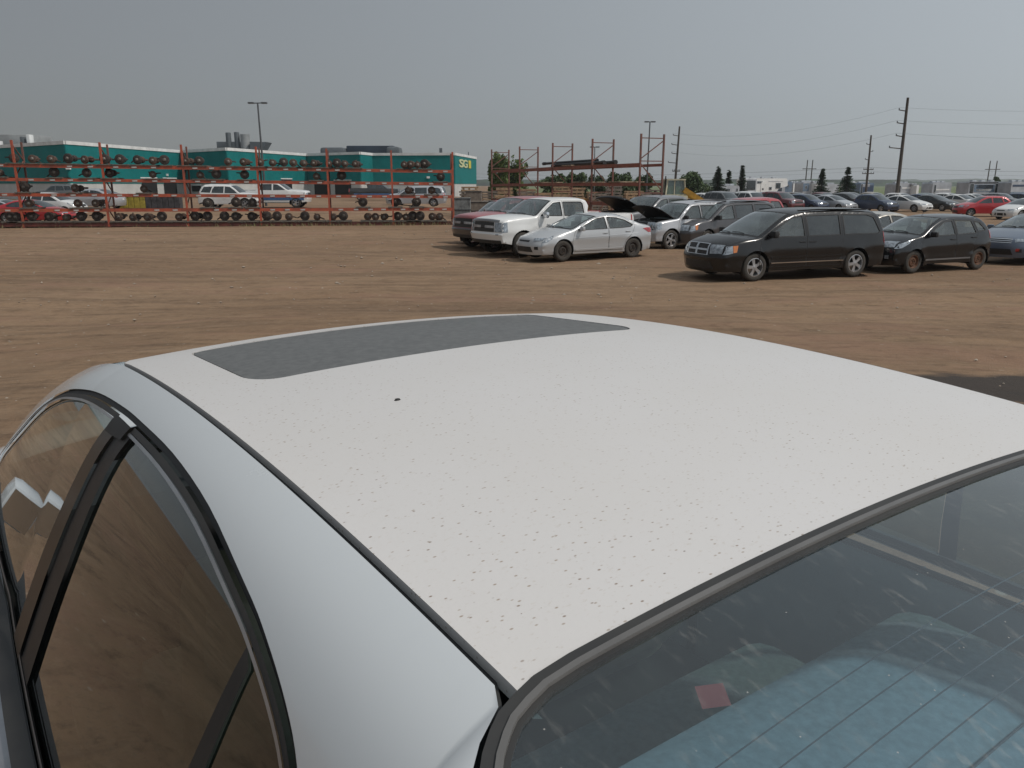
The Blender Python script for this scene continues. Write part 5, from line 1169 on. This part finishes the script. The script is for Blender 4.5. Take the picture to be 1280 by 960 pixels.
# roof plant
RG, RD1, RNV = M('plant_grey', (.28, .29, .29), .6, var=.15, scale=.5), M('plant_dark', (.10, .115, .125), .6, var=.2, scale=.5), M('plant_navy', (.020, .035, .055), .5, var=.2, scale=.5)
def plant(name, px0, px1, py0, py1, D, mat, dep=5, bev=.1):
    x0, x1 = XD(px0, D), XD(px1, D); z0, z1 = HB - .5, ZD(py0, D); m = MB(); m.rbox(((x0 + x1) / 2, D + dep / 2, (z0 + z1) / 2), (x1 - x0, dep, z1 - z0), bev); o = m.build(name, mat, bld, True, 30); o.data.transform(Matrix.Translation(-B_)); return o
o = plant('roof_penthouse', -12, 47, 168, 180, 112, RG); 
for p0, p1, y0 in ((33, 37, 171), (41, 45, 168), (1, 6, 176)): plant('air_vent', p0, p1, y0, 180, 110, RD1 if p0 == 33 else CAPW, 1, .05)
plant('roof_penthouse', 275, 318, 177, 190, 135, RD1)
for px, y0 in ((290.5, 166), (301, 165.5), (311, 168)):
    x = XD(px, 133); m = MB(); m.lathe([(.42 if px < 305 else .75, 0), (.42 if px < 305 else .75, ZD(y0, 133) - 6.4), (.3, ZD(y0, 133) - 6.35)], (x, 133, 6.4), 'z', 12); o = m.build('exhaust_stack', RG if px > 305 else RD1, bld, True); o.data.transform(Matrix.Translation(-B_))
x0, x1, D = XD(316, 132), XD(337, 132), 132; m = MB(); m.add([(x0, D, 6.6), (x1 - 1.6, D, 6.6), (x1, D, ZD(177.5, D)), (x0, D, ZD(177, D))] + [(x0, D + 3, 6.6), (x1 - 1.6, D + 3, 6.6), (x1, D + 3, ZD(177.5, D)), (x0, D + 3, ZD(177, D))], [(0, 1, 2, 3), (5, 4, 7, 6), (3, 2, 6, 7), (1, 5, 6, 2), (0, 3, 7, 4)]); o = m.build('intake_hood', RD1, bld); o.data.transform(Matrix.Translation(-B_))
plant('air_handler', 402, 432, 184, 193, 140, RD1, 5, .5); plant('air_handler', 435, 494, 182, 193, 142, RNV, 6, .2); plant('air_handler', 484, 501, 183, 193, 139, RD1, 4, .6)
x = XD(538, 136); m = MB(); m.lathe([(.001, 1.0), (.6, .8), (.95, .3), (1.0, 0)], (x, 136, 6.5), 'z', 14); o = m.build('roof_dome', RG, bld, True); o.data.transform(Matrix.Translation(-B_))
plant('vent_pipe', 550, 553.5, 185, 193, 136, RD1, .5, .05); plant('vent_pipe', 585.5, 586.5, 190, 195, 138, RD1, .2, .02)
# ---------------------------------------------------------------- trees
BARK = M('bark', (.065, .050, .038), .9, var=.3, scale=4)
def leafmat(name, c1, c2):
    return M(name, c1, .75, var=.3, scale=.9, col2=c2, spec=.25)
LEAF = leafmat('leaf_green', (.115, .155, .045), (.055, .085, .028)); LEAFD = leafmat('leaf_dark', (.080, .115, .045), (.035, .060, .026)); FIR = leafmat('fir_needles', (.060, .088, .050), (.028, .045, .028))
def broadleaf(px, D, top_px, w_px, mat, label, seed, group='trees beyond the yard'):
    r_ = random.Random(seed); x = XD(px, D); H = ZD(top_px, D); Wd = w_px / FPX * D; z0 = ground_z(x, D); root = empty('broadleaf_tree', (x, D, z0)); tag(root, label, 'tree', group)
    m = MB(); m.tube([(0, 0, -.1), (.05, 0, H * .25), (0, .1, H * .5)], [.16, .13, .07], 7)
    for k in range(6): a = r_.uniform(0, 6.28); m.tube([(0, 0, H * r_.uniform(.2, .4)), (math.cos(a) * Wd * .18, math.sin(a) * Wd * .18, H * .55), (math.cos(a) * Wd * .3, math.sin(a) * Wd * .3, H * .75)], [.08, .05, .02], 5)
    m.build('trunk', BARK, root, True)
    v = []; f = []
    blobs = [(0, 0, H * .60, 1.15), (0, 0, H * .35, 1.1)] + [(r_.uniform(-.75, .75), r_.uniform(-.6, .6), H * r_.uniform(.16, .82), r_.uniform(.5, .85)) for _ in range(15)]
    for bx, by, bz, bs in blobs:
        rx = Wd * .33 * bs; rz = H * .24 * bs; bz = min(bz, H - rz)
        for k in range(int(330 * bs)):
            q = Vector((r_.gauss(0, 1), r_.gauss(0, 1), r_.gauss(0, 1))).normalized() * (r_.random() ** .35)
            c = Vector((bx * Wd * .55 + q.x * rx, by * Wd * .55 + q.y * rx, bz + q.z * rz)); s_ = r_.uniform(.10, .24); n = Vector((r_.gauss(0, 1), r_.gauss(0, 1), r_.gauss(0, 1) + .5)).normalized(); a = n.orthogonal().normalized(); b = n.cross(a); k0 = len(v)
            v += [c - a * s_, c - b * s_ * .6, c + a * s_, c + b * s_ * .6]; f.append((k0, k0 + 1, k0 + 2, k0 + 3))
    mk('crown', v, f, mat, root, False)
def conifer(px, D, top_px, w_px, label, seed):
    r_ = random.Random(seed); x = XD(px, D); H = ZD(top_px, D); Wd = w_px / FPX * D / 2; root = empty('spruce_tree', (x, D, 0)); tag(root, label, 'tree', 'spruces beyond the yard')
    MB().tube([(0, 0, -.1), (0, 0, H * .95)], [.18, .03], 7).build('trunk', BARK, root, True)
    v = []; f = []
    for k in range(250):
        t = r_.random() ** 1.1; z = H * (.05 + .93 * t); L_ = Wd * 1.55 * (1 - t) ** 1.05 * r_.uniform(.45, 1.2) + .07; a = r_.uniform(0, 6.28); d = Vector((math.cos(a), math.sin(a), 0)); sdv = Vector((-d.y, d.x, 0)); n = max(3, int(L_ / .22))
        for i in range(n):
            u = (i + .6) / n; c = d * L_ * u + Vector((0, 0, z - L_ * .28 * u + .12 * u * u * L_)); s_ = .26 * (1.15 - u * .7)
            for sg in (-1, 1):
                e = c + sdv * sg * s_ * 1.6 * r_.uniform(.6, 1.1) + d * s_ * .8 + Vector((0, 0, -.10 * r_.random())); k0 = len(v); v += [c - d * .07, e, c + d * .12 + Vector((0, 0, .05))]; f.append((k0, k0 + 1, k0 + 2))
            k0 = len(v); v += [c - d * .1 + Vector((0, 0, .06)), c + d * .16, c - d * .04 - Vector((0, 0, .16))]; f.append((k0, k0 + 1, k0 + 2))
    mk('crown', v, f, FIR, root, False)
for i, (px, D, tp, w, mt, lb) in enumerate(((622, 96, 189, 20, LEAF, 'narrow green tree left of the pair behind the bare rack'), (641, 98, 186, 36, LEAF, 'wide green tree right of the pair behind the bare rack'),
        (692, 104, 213, 30, LEAFD, 'dark low tree seen under the black drive shafts'), (722, 108, 214, 26, LEAFD, 'dark bushy tree right under the middle frame of the bare rack'), (747, 106, 215, 22, LEAFD, 'small dark tree between the two nearest bare frames'),
        (777, 104, 211, 30, LEAFD, 'dark tree touching the top beam of the bare rack'), (803, 112, 214, 22, LEAFD, 'tree inside the nearest tall bare frame'), (866, 118, 213, 30, LEAFD, 'round dark tree right of the yellow loader cab'), (1245, 190, 217, 10, LEAFD, 'small tree above the long dark trailer at the right'))):
    broadleaf(px, D, tp, w, mt, lb, 40 + i)
for i, (px, D, tp, w, lb) in enumerate(((897, 118, 207, 23, 'broad spruce, leftmost of the five'), (910.5, 122, 212, 14, 'short narrow spruce, second from left of the five'), (927, 124, 206, 13, 'slim spruce at the left end of the big white trailer'),
        (1027, 128, 210, 17, 'lopsided narrow spruce between grey trailers'), (1058.5, 120, 208, 23, 'broad dark spruce, rightmost of the five'))): conifer(px, D, tp, w, lb, 70 + i)
# ---------------------------------------------------------------- poles and wires
POLEM = M('weathered_pole', (.085, .070, .058), .85, var=.2, scale=2); GALV = M('galvanised', (.10, .105, .11), .5, metal=.4, var=.15, scale=4)
def tpole(px0, py0, px1, D, label, arms, r=.16, kind='utility_pole', cross=(), group='utility poles'):
    top = AT(px0, py0, D); bot = Vector((XD(px1, D), D, 0)); root = empty(kind, bot); tag(root, label, 'pole', group); d = top - bot
    MB().tube([(0, 0, -.3), d], [r, r * .62], 10).build('pole', POLEM, root, True)
    for py, L_ in arms:
        q = d * ((ZD(py, D) - 0) / d.z); MB().beam(q, q + Vector((L_, 0, .12)), .09, .09).build('bracket_arm', POLEM, root); m = MB(); m.lathe([(.001, .2), (.05, .19), (.07, .12), (.04, .08), (.07, .03), (.03, 0)], q + Vector((L_, 0, .1)), 'z', 8); m.build('insulator', GALV, root, True)
    for py, L_ in cross:
        q = d * (ZD(py, D) / d.z); MB().beam(q + Vector((-L_ / 2, -.15, 0)), q + Vector((L_ / 2, -.15, 0)), .10, .12).build('crossarm', POLEM, root)
        for e in (-.46, -.25, .25, .46): m = MB(); m.lathe([(.001, .2), (.05, .18), (.06, .08), (.03, 0)], q + Vector((L_ * e, -.15, .06)), 'z', 6); m.build('insulator', GALV, root, True)
    return bot, d
P3 = tpole(1135, 122, 1122.5, 84, 'tallest leaning wooden utility pole at the right above the parked cars', ((139, -.75), (155, -.8), (171, -.75), (186, -1.3)), .20)
P1 = tpole(849.5, 158, 843, 118, 'wooden utility pole rising behind the yellow loader', ((170, -.8), (181.5, -.9), (192.5, -.8), (204, -1.2)), .20, cross=((214, 1.1),))
P2 = tpole(1089, 169, 1083.5, 132, 'thinner utility pole with low crossarms left of the tallest pole', ((181, -.6), (190, .5), (200, -.6)), .20, cross=((212, 1.6), (217, 1.9)))
def hframe(px0, px1, py, D, label):
    x0, x1 = XD(px0, D), XD(px1, D); root = empty('power_pylon', (x0, D, 0)); tag(root, label, 'pylon', 'far twin post pylons'); z = ZD(py, D)
    for x in (0, x1 - x0): MB().tube([(x, 0, -.3), (x + .1, 0, z)], [.24, .17], 8).build('post', POLEM, root, True)
    MB().beam((-1.5, -.2, z * .72), (x1 - x0 + 1.5, -.2, z * .72), .2, .25).build('crossarm', POLEM, root)
hframe(1006.5, 1013, 200, 290, 'far twin post pylon above the grey trailers'); hframe(1233.5, 1242, 201, 300, 'far twin post pylon at the right above the long trailer')
def lamp(px0, py0, px1, D, label, arm, r=.10):
    top = AT(px0, py0, D); bot = Vector((XD(px1, D), D, ground_z(XD(px1, D), D))); root = empty('light_pole', bot); tag(root, label, 'light pole', 'yard light poles'); d = top - bot
    MB().tube([(0, 0, 0), d], [r, r * .6], 8).build('pole', GALV, root, True); MB().beam(d + Vector((-arm, 0, 0)), d + Vector((arm, 0, .02)), .09, .07).build('crossarm', GALV, root)
    for sd in (-1, 1): MB().rbox(d + Vector((sd * arm * .95, 0, .02)), (.45, .3, .12), .03).build('lamp_head', GALV, root, True)
lamp(322, 129, 331, 66, 'tall yard light pole standing in front of the teal building', .55); lamp(812.5, 152.5, 808, 84, 'yard light pole rising inside the nearest bare rack frame', .35); lamp(743.5, 184, 743, 96, 'distant yard light pole between the two nearest bare frames', .35, .08)
WIRE = M('wire', (.16, .17, .18), .5)
def wire(a, b, sag, lb, r=.007):
    pts = [a.lerp(b, t) - Vector((0, 0, sag * 4 * t * (1 - t))) for t in np.linspace(0, 1, 17)]; tag(MB().tube(pts, r, 5, False).build('power_line', WIRE), lb, 'wire', 'power lines')
def onp(P, py, D, dx=0): b, d = P; return b + d * (ZD(py, D) / d.z) + Vector((dx, 0, .35))
for k, (y3, y1, dx) in enumerate(((139, 170, -.75), (155, 181.5, -.8), (171, 192.5, -.75))):
    wire(onp(P3, y3, 84, dx), onp(P1, y1, 118, -.8), 1.3, f'power line, {ORD[k]} from top, between the tallest pole and the pole behind the loader')
    wire(onp(P3, y3, 84, dx), Vector((75, 62, onp(P3, y3, 84).z + .3)), 1.2, f'power line, {ORD[k]} from top, running right from the tallest pole')
for k, (py, e) in enumerate(((212, -.7), (212, .7), (217, -.8))):
    wire(onp(P2, py, 132, e), Vector((-12, 160, onp(P2, py, 132).z - .5)), .8, f'power line, {ORD[k]} of three running left from the thin pole', .010); wire(onp(P2, py, 132, e), Vector((120, 118, onp(P2, py, 132).z)), .8, f'power line, {ORD[k]} of three running right from the thin pole', .010)
# ---------------------------------------------------------------- trailers
TW, TGR, TBL, TDK = M('trailer_white', (.80, .80, .78), .5, var=.08, scale=.8), M('trailer_grey', (.44, .46, .49), .5, var=.15, scale=.8), M('trailer_blue', (.16, .22, .30), .5, var=.2, scale=.8), M('trailer_dark', (.045, .048, .055), .5, var=.2, scale=.8)
def trailer(px0, px1, top, D, mat, label, wins=(), stripes=(), nose=0, slide=None, door=None):
    x0, x1 = XD(px0, D), XD(px1, D); L_ = x1 - x0; z1 = ZD(top, D); z0 = .55; root = empty('travel_trailer', ((x0 + x1) / 2, D, 0), R(14)); tag(root, label, 'trailer', 'trailers along the far edge of the yard')
    h = L_ / 2; poly = [(-h, z0), (h - nose, z0), (h - nose * .6, z0 + (z1 - z0) * .42), (h, z0 + (z1 - z0) * .55), (h - .05, z1 - .35), (h - .25, z1), (-h + .12, z1), (-h, z1 - .15)] if nose else [(-h, z0), (h, z0), (h, z1 - .2), (h - .15, z1), (-h + .15, z1), (-h, z1 - .2)]
    n = len(poly); v = [(x, 0, z) for x, z in poly] + [(x, 2.5, z) for x, z in poly]; mk('body', v, [tuple(range(n)), tuple(range(n, 2 * n))[::-1]] + [(i, n + i, n + (i + 1) % n, (i + 1) % n) for i in range(n)], mat, root, False)
    H = z1 - z0
    for (a, b, c, d) in wins: o = MB().box((-h + L_ * (a + b) / 2, -.02, z0 + H * (c + d) / 2), (L_ * (b - a) + .12, .05, H * (d - c) + .12)).build('window', TGR, root); MB().box((-h + L_ * (a + b) / 2, -.05, z0 + H * (c + d) / 2), (L_ * (b - a), .03, H * (d - c))).build('pane', FARGLASS, o)
    for (a, b, c, d, mt) in stripes: MB().add([(-h + L_ * a, -.03, z0 + H * c), (-h + L_ * b, -.03, z0 + H * (c + .02)), (-h + L_ * b, -.03, z0 + H * d), (-h + L_ * a, -.03, z0 + H * d)], [(0, 1, 2, 3)]).build('stripe', mt, root)
    if slide: a, b, c, d = slide; o = MB().rbox((-h + L_ * (a + b) / 2, -.25, z0 + H * (c + d) / 2), (L_ * (b - a), .5, H * (d - c)), .05).build('slide_out', TGR, root); MB().box((-h + L_ * (a + b) / 2, -.52, z0 + H * (c + d) / 2), (L_ * (b - a) * .78, .04, H * (d - c) * .72)).build('pane', FARGLASS, o)
    if door: MB().box((-h + L_ * door, -.04, z0 + H * .42), (.75, .05, H * .78)).build('door', TW, root)
    for e in (-.12, .06): m = MB(); m.lathe([(.2, 0), (.36, .02), (.36, .2)], (L_ * e, .05, .36), 'y', 14); m.lathe([(.001, .02), (.2, 0)], (L_ * e, .05, .36), 'y', 14); m.build('wheel', TYRE, root, True)
    for e in (.25, .5, .75): MB().rbox((-h + L_ * e, 1.2, z1 + .12), (.7, .6, .25), .05).build('roof_vent', TGR, root)
trailer(927, 988, 223, 140, TW, 'big white fifth wheel trailer with a dark slide out window', ((.30, .35, .72, .82), (.36, .41, .72, .82), (.41, .45, .30, .42), (.58, .63, .34, .48), (.73, .83, .42, .72)), ((.55, .88, .80, .84, TGR), (.38, .50, .60, .64, TGR)), 2.6, (.0, .25, .22, .98), .43)
trailer(900, 926, 232, 118, TGR, 'low pale grey camper left of the big white trailer', ((.12, .2, .55, .72), (.3, .38, .55, .72), (.40, .48, .55, .72), (.84, .9, .45, .75)), ((0, 1, .2, .42, TBL),))
trailer(977, 991, 227, 146, TBL, 'blue grey trailer tucked against the nose of the big white trailer', ((.5, .62, .6, .75),), ((0, .3, .1, .9, TGR),))
trailer(991, 1002, 228, 150, TGR, 'narrow grey trailer with a dark door between larger ones', ((.55, .8, .1, .85),), ((.0, .25, .1, .9, TW),))
trailer(1003, 1020, 227.5, 140, TGR, 'grey trailer standing under the twin post pylon', ((.2, .3, .5, .7),), ((.0, .5, .3, .9, TBL),)); trailer(1019.5, 1028, 228, 139, TW, 'bright white square cargo trailer left of the lopsided spruce', ((.4, .7, .5, .6),))
trailer(1030, 1050, 230, 150, TGR, 'plain pale grey cargo trailer between two spruces', (), ((0, 1, .05, .12, TDK),)); trailer(1062, 1074, 228, 142, TW, 'white trailer half behind the broad dark spruce', ((.6, .9, .3, .7),), ((.55, 1, .1, .25, TDK),))
trailer(1074, 1094, 228.5, 138, TBL, 'trailer with dark blue swoosh graphics beside the thin pole', ((.08, .16, .1, .9),), ((.2, .95, .2, .8, M('navy_graphic', (.05, .075, .13), .5)), (.1, .7, .66, .9, TGR), (.35, 1, .12, .3, TGR)))
trailer(1118, 1145, 229, 132, TGR, 'pale grey trailer behind the foot of the tallest pole', ((.06, .14, .2, .8), (.2, .26, .2, .8)), ((.35, .9, .55, .7, TW),)); trailer(1146, 1149.5, 231, 131, TW, 'thin white panel standing right of the pale grey trailer')
trailer(1164, 1192, 228, 132, TGR, 'round cornered grey trailer in front of the green field', ((.1, .16, .3, .8),), ((.2, .9, .4, .52, TW),))
trailer(1207, 1262, 227, 126, TGR, 'long trailer with dark stripes and pale swoosh at the right', ((.03, .12, .15, .85), (.72, .84, .2, .85), (.90, .93, .15, .9)), ((0, 1, .86, .97, TDK), (.14, .70, .30, .80, TBL), (.2, .66, .5, .78, TDK), (.2, .62, .34, .5, TW), (.12, .7, .05, .16, TDK)))
trailer(1261, 1300, 227, 124, TGR, 'pale trailer with a dark name band cut off by the right edge', (), ((.05, .75, .66, .80, M('navy_graphic')), (0, 1, .1, .3, TBL)))
# ---------------------------------------------------------------- yellow loader
LY, LC = M('loader_yellow', (.45, .24, .02), .55, var=.25, scale=2), M('loader_cream', (.52, .49, .36), .55, var=.2, scale=2)
D = 60; lx = XD(845, D); ld = empty('wheel_loader', (lx, D, 0)); tag(ld, 'yellow wheel loader with cream cab parked behind the grey pickup', 'loader')
z1 = ZD(224.5, D); w = 23 / FPX * D
m = MB(); zc = 1.55
for sx, sy in ((-1, 0), (1, 0), (-1, 1.3), (1, 1.3)): m.beam((sx * w / 2 * 1.05, sy, zc), (sx * w / 2 * .88, sy + .05, z1), .09, .09)
m.box((0, .65, z1), (w * .98, 1.5, .10)); m.box((0, .65, zc), (w * 1.05, 1.4, .12)); m.box((-.1, 0, (zc + z1) / 2), (.07, .06, z1 - zc)); m.build('cab_frame', LC, ld)
MB().box((0, .66, (zc + z1) / 2), (w * .9, 1.22, z1 - zc - .14)).build('cab_glass', CGLASS, ld); MB().rbox((0, .7, 1.15), (w * 1.25, 1.9, .75), .08).build('chassis', LC, ld, True); MB().rbox((-1.15, .8, 1.35), (1.0, 1.5, .75), .08).build('engine_cover', IRON2, ld, True)
MB().tube([(-.72, .3, 1.6), (-.72, .3, z1 + .25)], .05, 8).build('exhaust', IRON, ld, True)
m = MB(); m.beam((.6, -.05, 1.95), (2.1, -.05, 1.05), .22, .38); m.beam((.6, 1.2, 1.95), (2.1, 1.2, 1.05), .22, .38); m.beam((.9, .6, 1.5), (2.0, .6, 1.25), .14, .14); m.build('boom_arm', LY, ld)
v = [(2.0, -.5, .55), (2.75, -.5, .30), (2.6, -.5, 1.25), (2.0, -.5, 1.1)]; v += [(a, 1.9, c) for a, b, c in v]; mk('bucket', v, [(0, 3, 2, 1), (4, 5, 6, 7), (0, 4, 7, 3), (0, 1, 5, 4), (3, 7, 6, 2)], IRON2, ld, False)
for ex in (-.95, 1.1):
    for ey in (-.15, 1.45): m = MB(); m.lathe([(.001, 0), (.3, 0), (.34, .05), (.62, .05), (.65, .12), (.65, .3), (.62, .36), (.001, .36)], (ex, ey, .64), 'y', 18); m.build('wheel', TYRE, ld, True)
# ---------------------------------------------------------------- cars in the far rows
FARP = {n: paint('far_' + n, c, .3, mt, .12) for n, c, mt in (('white', (.62, .62, .61), 0), ('silver', (.40, .41, .43), .3), ('black', (.012, .013, .014), .1), ('grey', (.12, .125, .13), .3), ('navy', (.022, .040, .085), .2), ('red', (.40, .012, .022), .1), ('brown', (.13, .105, .09), .3), ('blue', (.06, .13, .24), .2), ('tan', (.32, .28, .22), .2), ('green', (.05, .09, .075), .2), ('maroon', (.12, .016, .022), .1))}
PROTO = {}
NOUN = {'sedan': 'sedan', 'hatch': 'hatchback', 'suv': 'sport utility vehicle', 'van': 'minivan', 'pickup': 'pickup'}
base_mat = FARP['white']; PAINTS = set(FARP.values())
def recolor(o, mat):
    for c in o.children:
        for ms in c.material_slots:
            if ms.material in PAINTS: ms.link = 'OBJECT'; ms.material = mat
        recolor(c, mat)
def far_car(kind, color, x, y, ang, label, group='parked cars in the far rows', z=None):
    if kind not in PROTO:
        S = {'sedan': SEDAN, 'hatch': HATCH, 'suv': SUV, 'van': VAN, 'pickup': PICKUP}[kind]; S = dict(S)
        c = assemble(S, 'parked_' + {'sedan': 'sedan', 'hatch': 'hatchback', 'suv': 'suv', 'van': 'minivan', 'pickup': 'pickup'}[kind], base_mat, ('alloy', ALLOY), detail=0)
        if kind == 'pickup': bed(c, base_mat)
        PROTO[kind] = c.root; root = c.root
    else: root = copy_tree(PROTO[kind])
    root.location = (x, y, ground_z(x, y) if z is None else z); root.rotation_euler = (0, 0, R(ang)); recolor(root, FARP[color]); tag(root, label, 'car' if kind in ('sedan', 'hatch') else NOUN[kind] if kind != 'suv' else 'suv', group); return root
def fc(px, py, kind, color, ang, label, z=0, **k): p = G(px, py, z); return far_car(kind, color, p.x, p.y, ang, label, **k)
fc(1093, 264.5, 'hatch', 'navy', -62, 'navy hatchback facing the camera, first of four in the nearest far row'); fc(1131, 264.5, 'sedan', 'white', -58, 'white sedan between the navy hatchback and a black car')
fc(1167, 263.5, 'sedan', 'black', -62, 'black sedan left of a white sedan in the nearest far row'); fc(1200, 262, 'sedan', 'white', -62, 'white sedan right behind the nose of the bright red hatchback')
fc(1227, 270.5, 'hatch', 'red', 177, 'bright red hatchback seen from the side at the right'); fc(1279, 274, 'sedan', 'white', -160, 'white sedan cut off by the right edge behind the red hatchback')
rows = [(264.0, 905, 1072, 34, -62), (260.2, 884, 1290, 30, -62), (257.5, 896, 1180, 31, -64)]
cols = ['white', 'silver', 'black', 'grey', 'white', 'navy', 'brown', 'silver', 'tan', 'maroon', 'blue', 'green', 'grey', 'white']; kinds = ['sedan', 'sedan', 'sedan', 'hatch', 'hatch', 'sedan', 'sedan']
RN = ['nearest crowded', 'second crowded', 'third crowded', 'farthest']
fixed0 = {2: ('suv', 'maroon'), 3: ('hatch', 'navy'), 4: ('sedan', 'silver'), 5: ('van', 'brown'), 0: ('suv', 'grey'), 1: ('suv', 'white')}
for ri, (by, xa, xb, stp, an) in enumerate(rows):
    px = xa; i = 0
    while px < xb:
        kd, cl = rr.choice(kinds), rr.choice(cols)
        if ri == 0 and i in fixed0: kd, cl = fixed0[i]
        fc(px, by + rr.uniform(-.3, .3), kd, cl, an + rr.uniform(-5, 5), f'{cl} {NOUN[kd]}, {ORD[i]} from left in the {RN[ri]} row of parked cars'); px += stp * rr.uniform(.92, 1.15); i += 1
fc(879, 250, 'sedan', 'white', 170, 'white sedan parked right of the yellow loader boom')
for (px, D, kd, cl, an, lb) in ((72, 84, 'suv', 'grey', 180, 'grey sport utility vehicle seen through the second bay of the loaded rack'), (287, 59, 'suv', 'white', 0, 'white sport utility vehicle seen through the middle shelf of the loaded rack'), (341, 62, 'pickup', 'white', 4, 'white pickup with blue lower stripe behind the loaded rack'),
        (4, 50.5, 'sedan', 'silver', 0, 'silver sedan at the left edge behind the loaded rack'), (64, 53.5, 'hatch', 'white', -4, 'white hatchback behind the lowest shelves of the loaded rack'), (40, 50, 'sedan', 'red', 2, 'red sedan low behind the left bays of the loaded rack'), (112, 58, 'sedan', 'silver', 178, 'silver sedan behind the second bay of the loaded rack'),
        (470, 92, 'pickup', 'black', 8, 'black pickup parked before the teal building behind the loaded rack'), (520, 70, 'van', 'silver', 180, 'silver minivan seen through the right bays of the loaded rack')):
    x = XD(px, D); o = far_car(kd, cl, x, D, an, lb, 'cars behind the loaded rack')
    if 'blue lower stripe' in lb:
        for sd in (1, -1): MB().box((0, sd * 1.0, .66), (4.9, .05, .2)).build('blue_stripe', M('stripe_blue', (.04, .11, .24), .5), o)
# ---------------------------------------------------------------- smoke haze in the air
hm = bpy.data.materials.new('haze'); hm.use_nodes = True; t = hm.node_tree; t.nodes.clear(); ho = t.nodes.new('ShaderNodeOutputMaterial'); pv = t.nodes.new('ShaderNodeVolumePrincipled')
pv.inputs['Color'].default_value = (.86, .89, .92, 1); pv.inputs['Density'].default_value = .00022; pv.inputs['Anisotropy'].default_value = .2; t.links.new(pv.outputs[0], ho.inputs['Volume'])
hz = mk('haze', [(x, y, z) for z in (-1.5, 32) for x, y in ((-3700, -80), (3700, -80), (3700, 5300), (-3700, 5300))], [(3, 2, 1, 0), (4, 5, 6, 7), (0, 1, 5, 4), (1, 2, 6, 5), (2, 3, 7, 6), (3, 0, 4, 7)], hm, None, False)
tag(hz, 'thin smoke haze filling the air over the yard and fields', 'haze', kind='stuff')
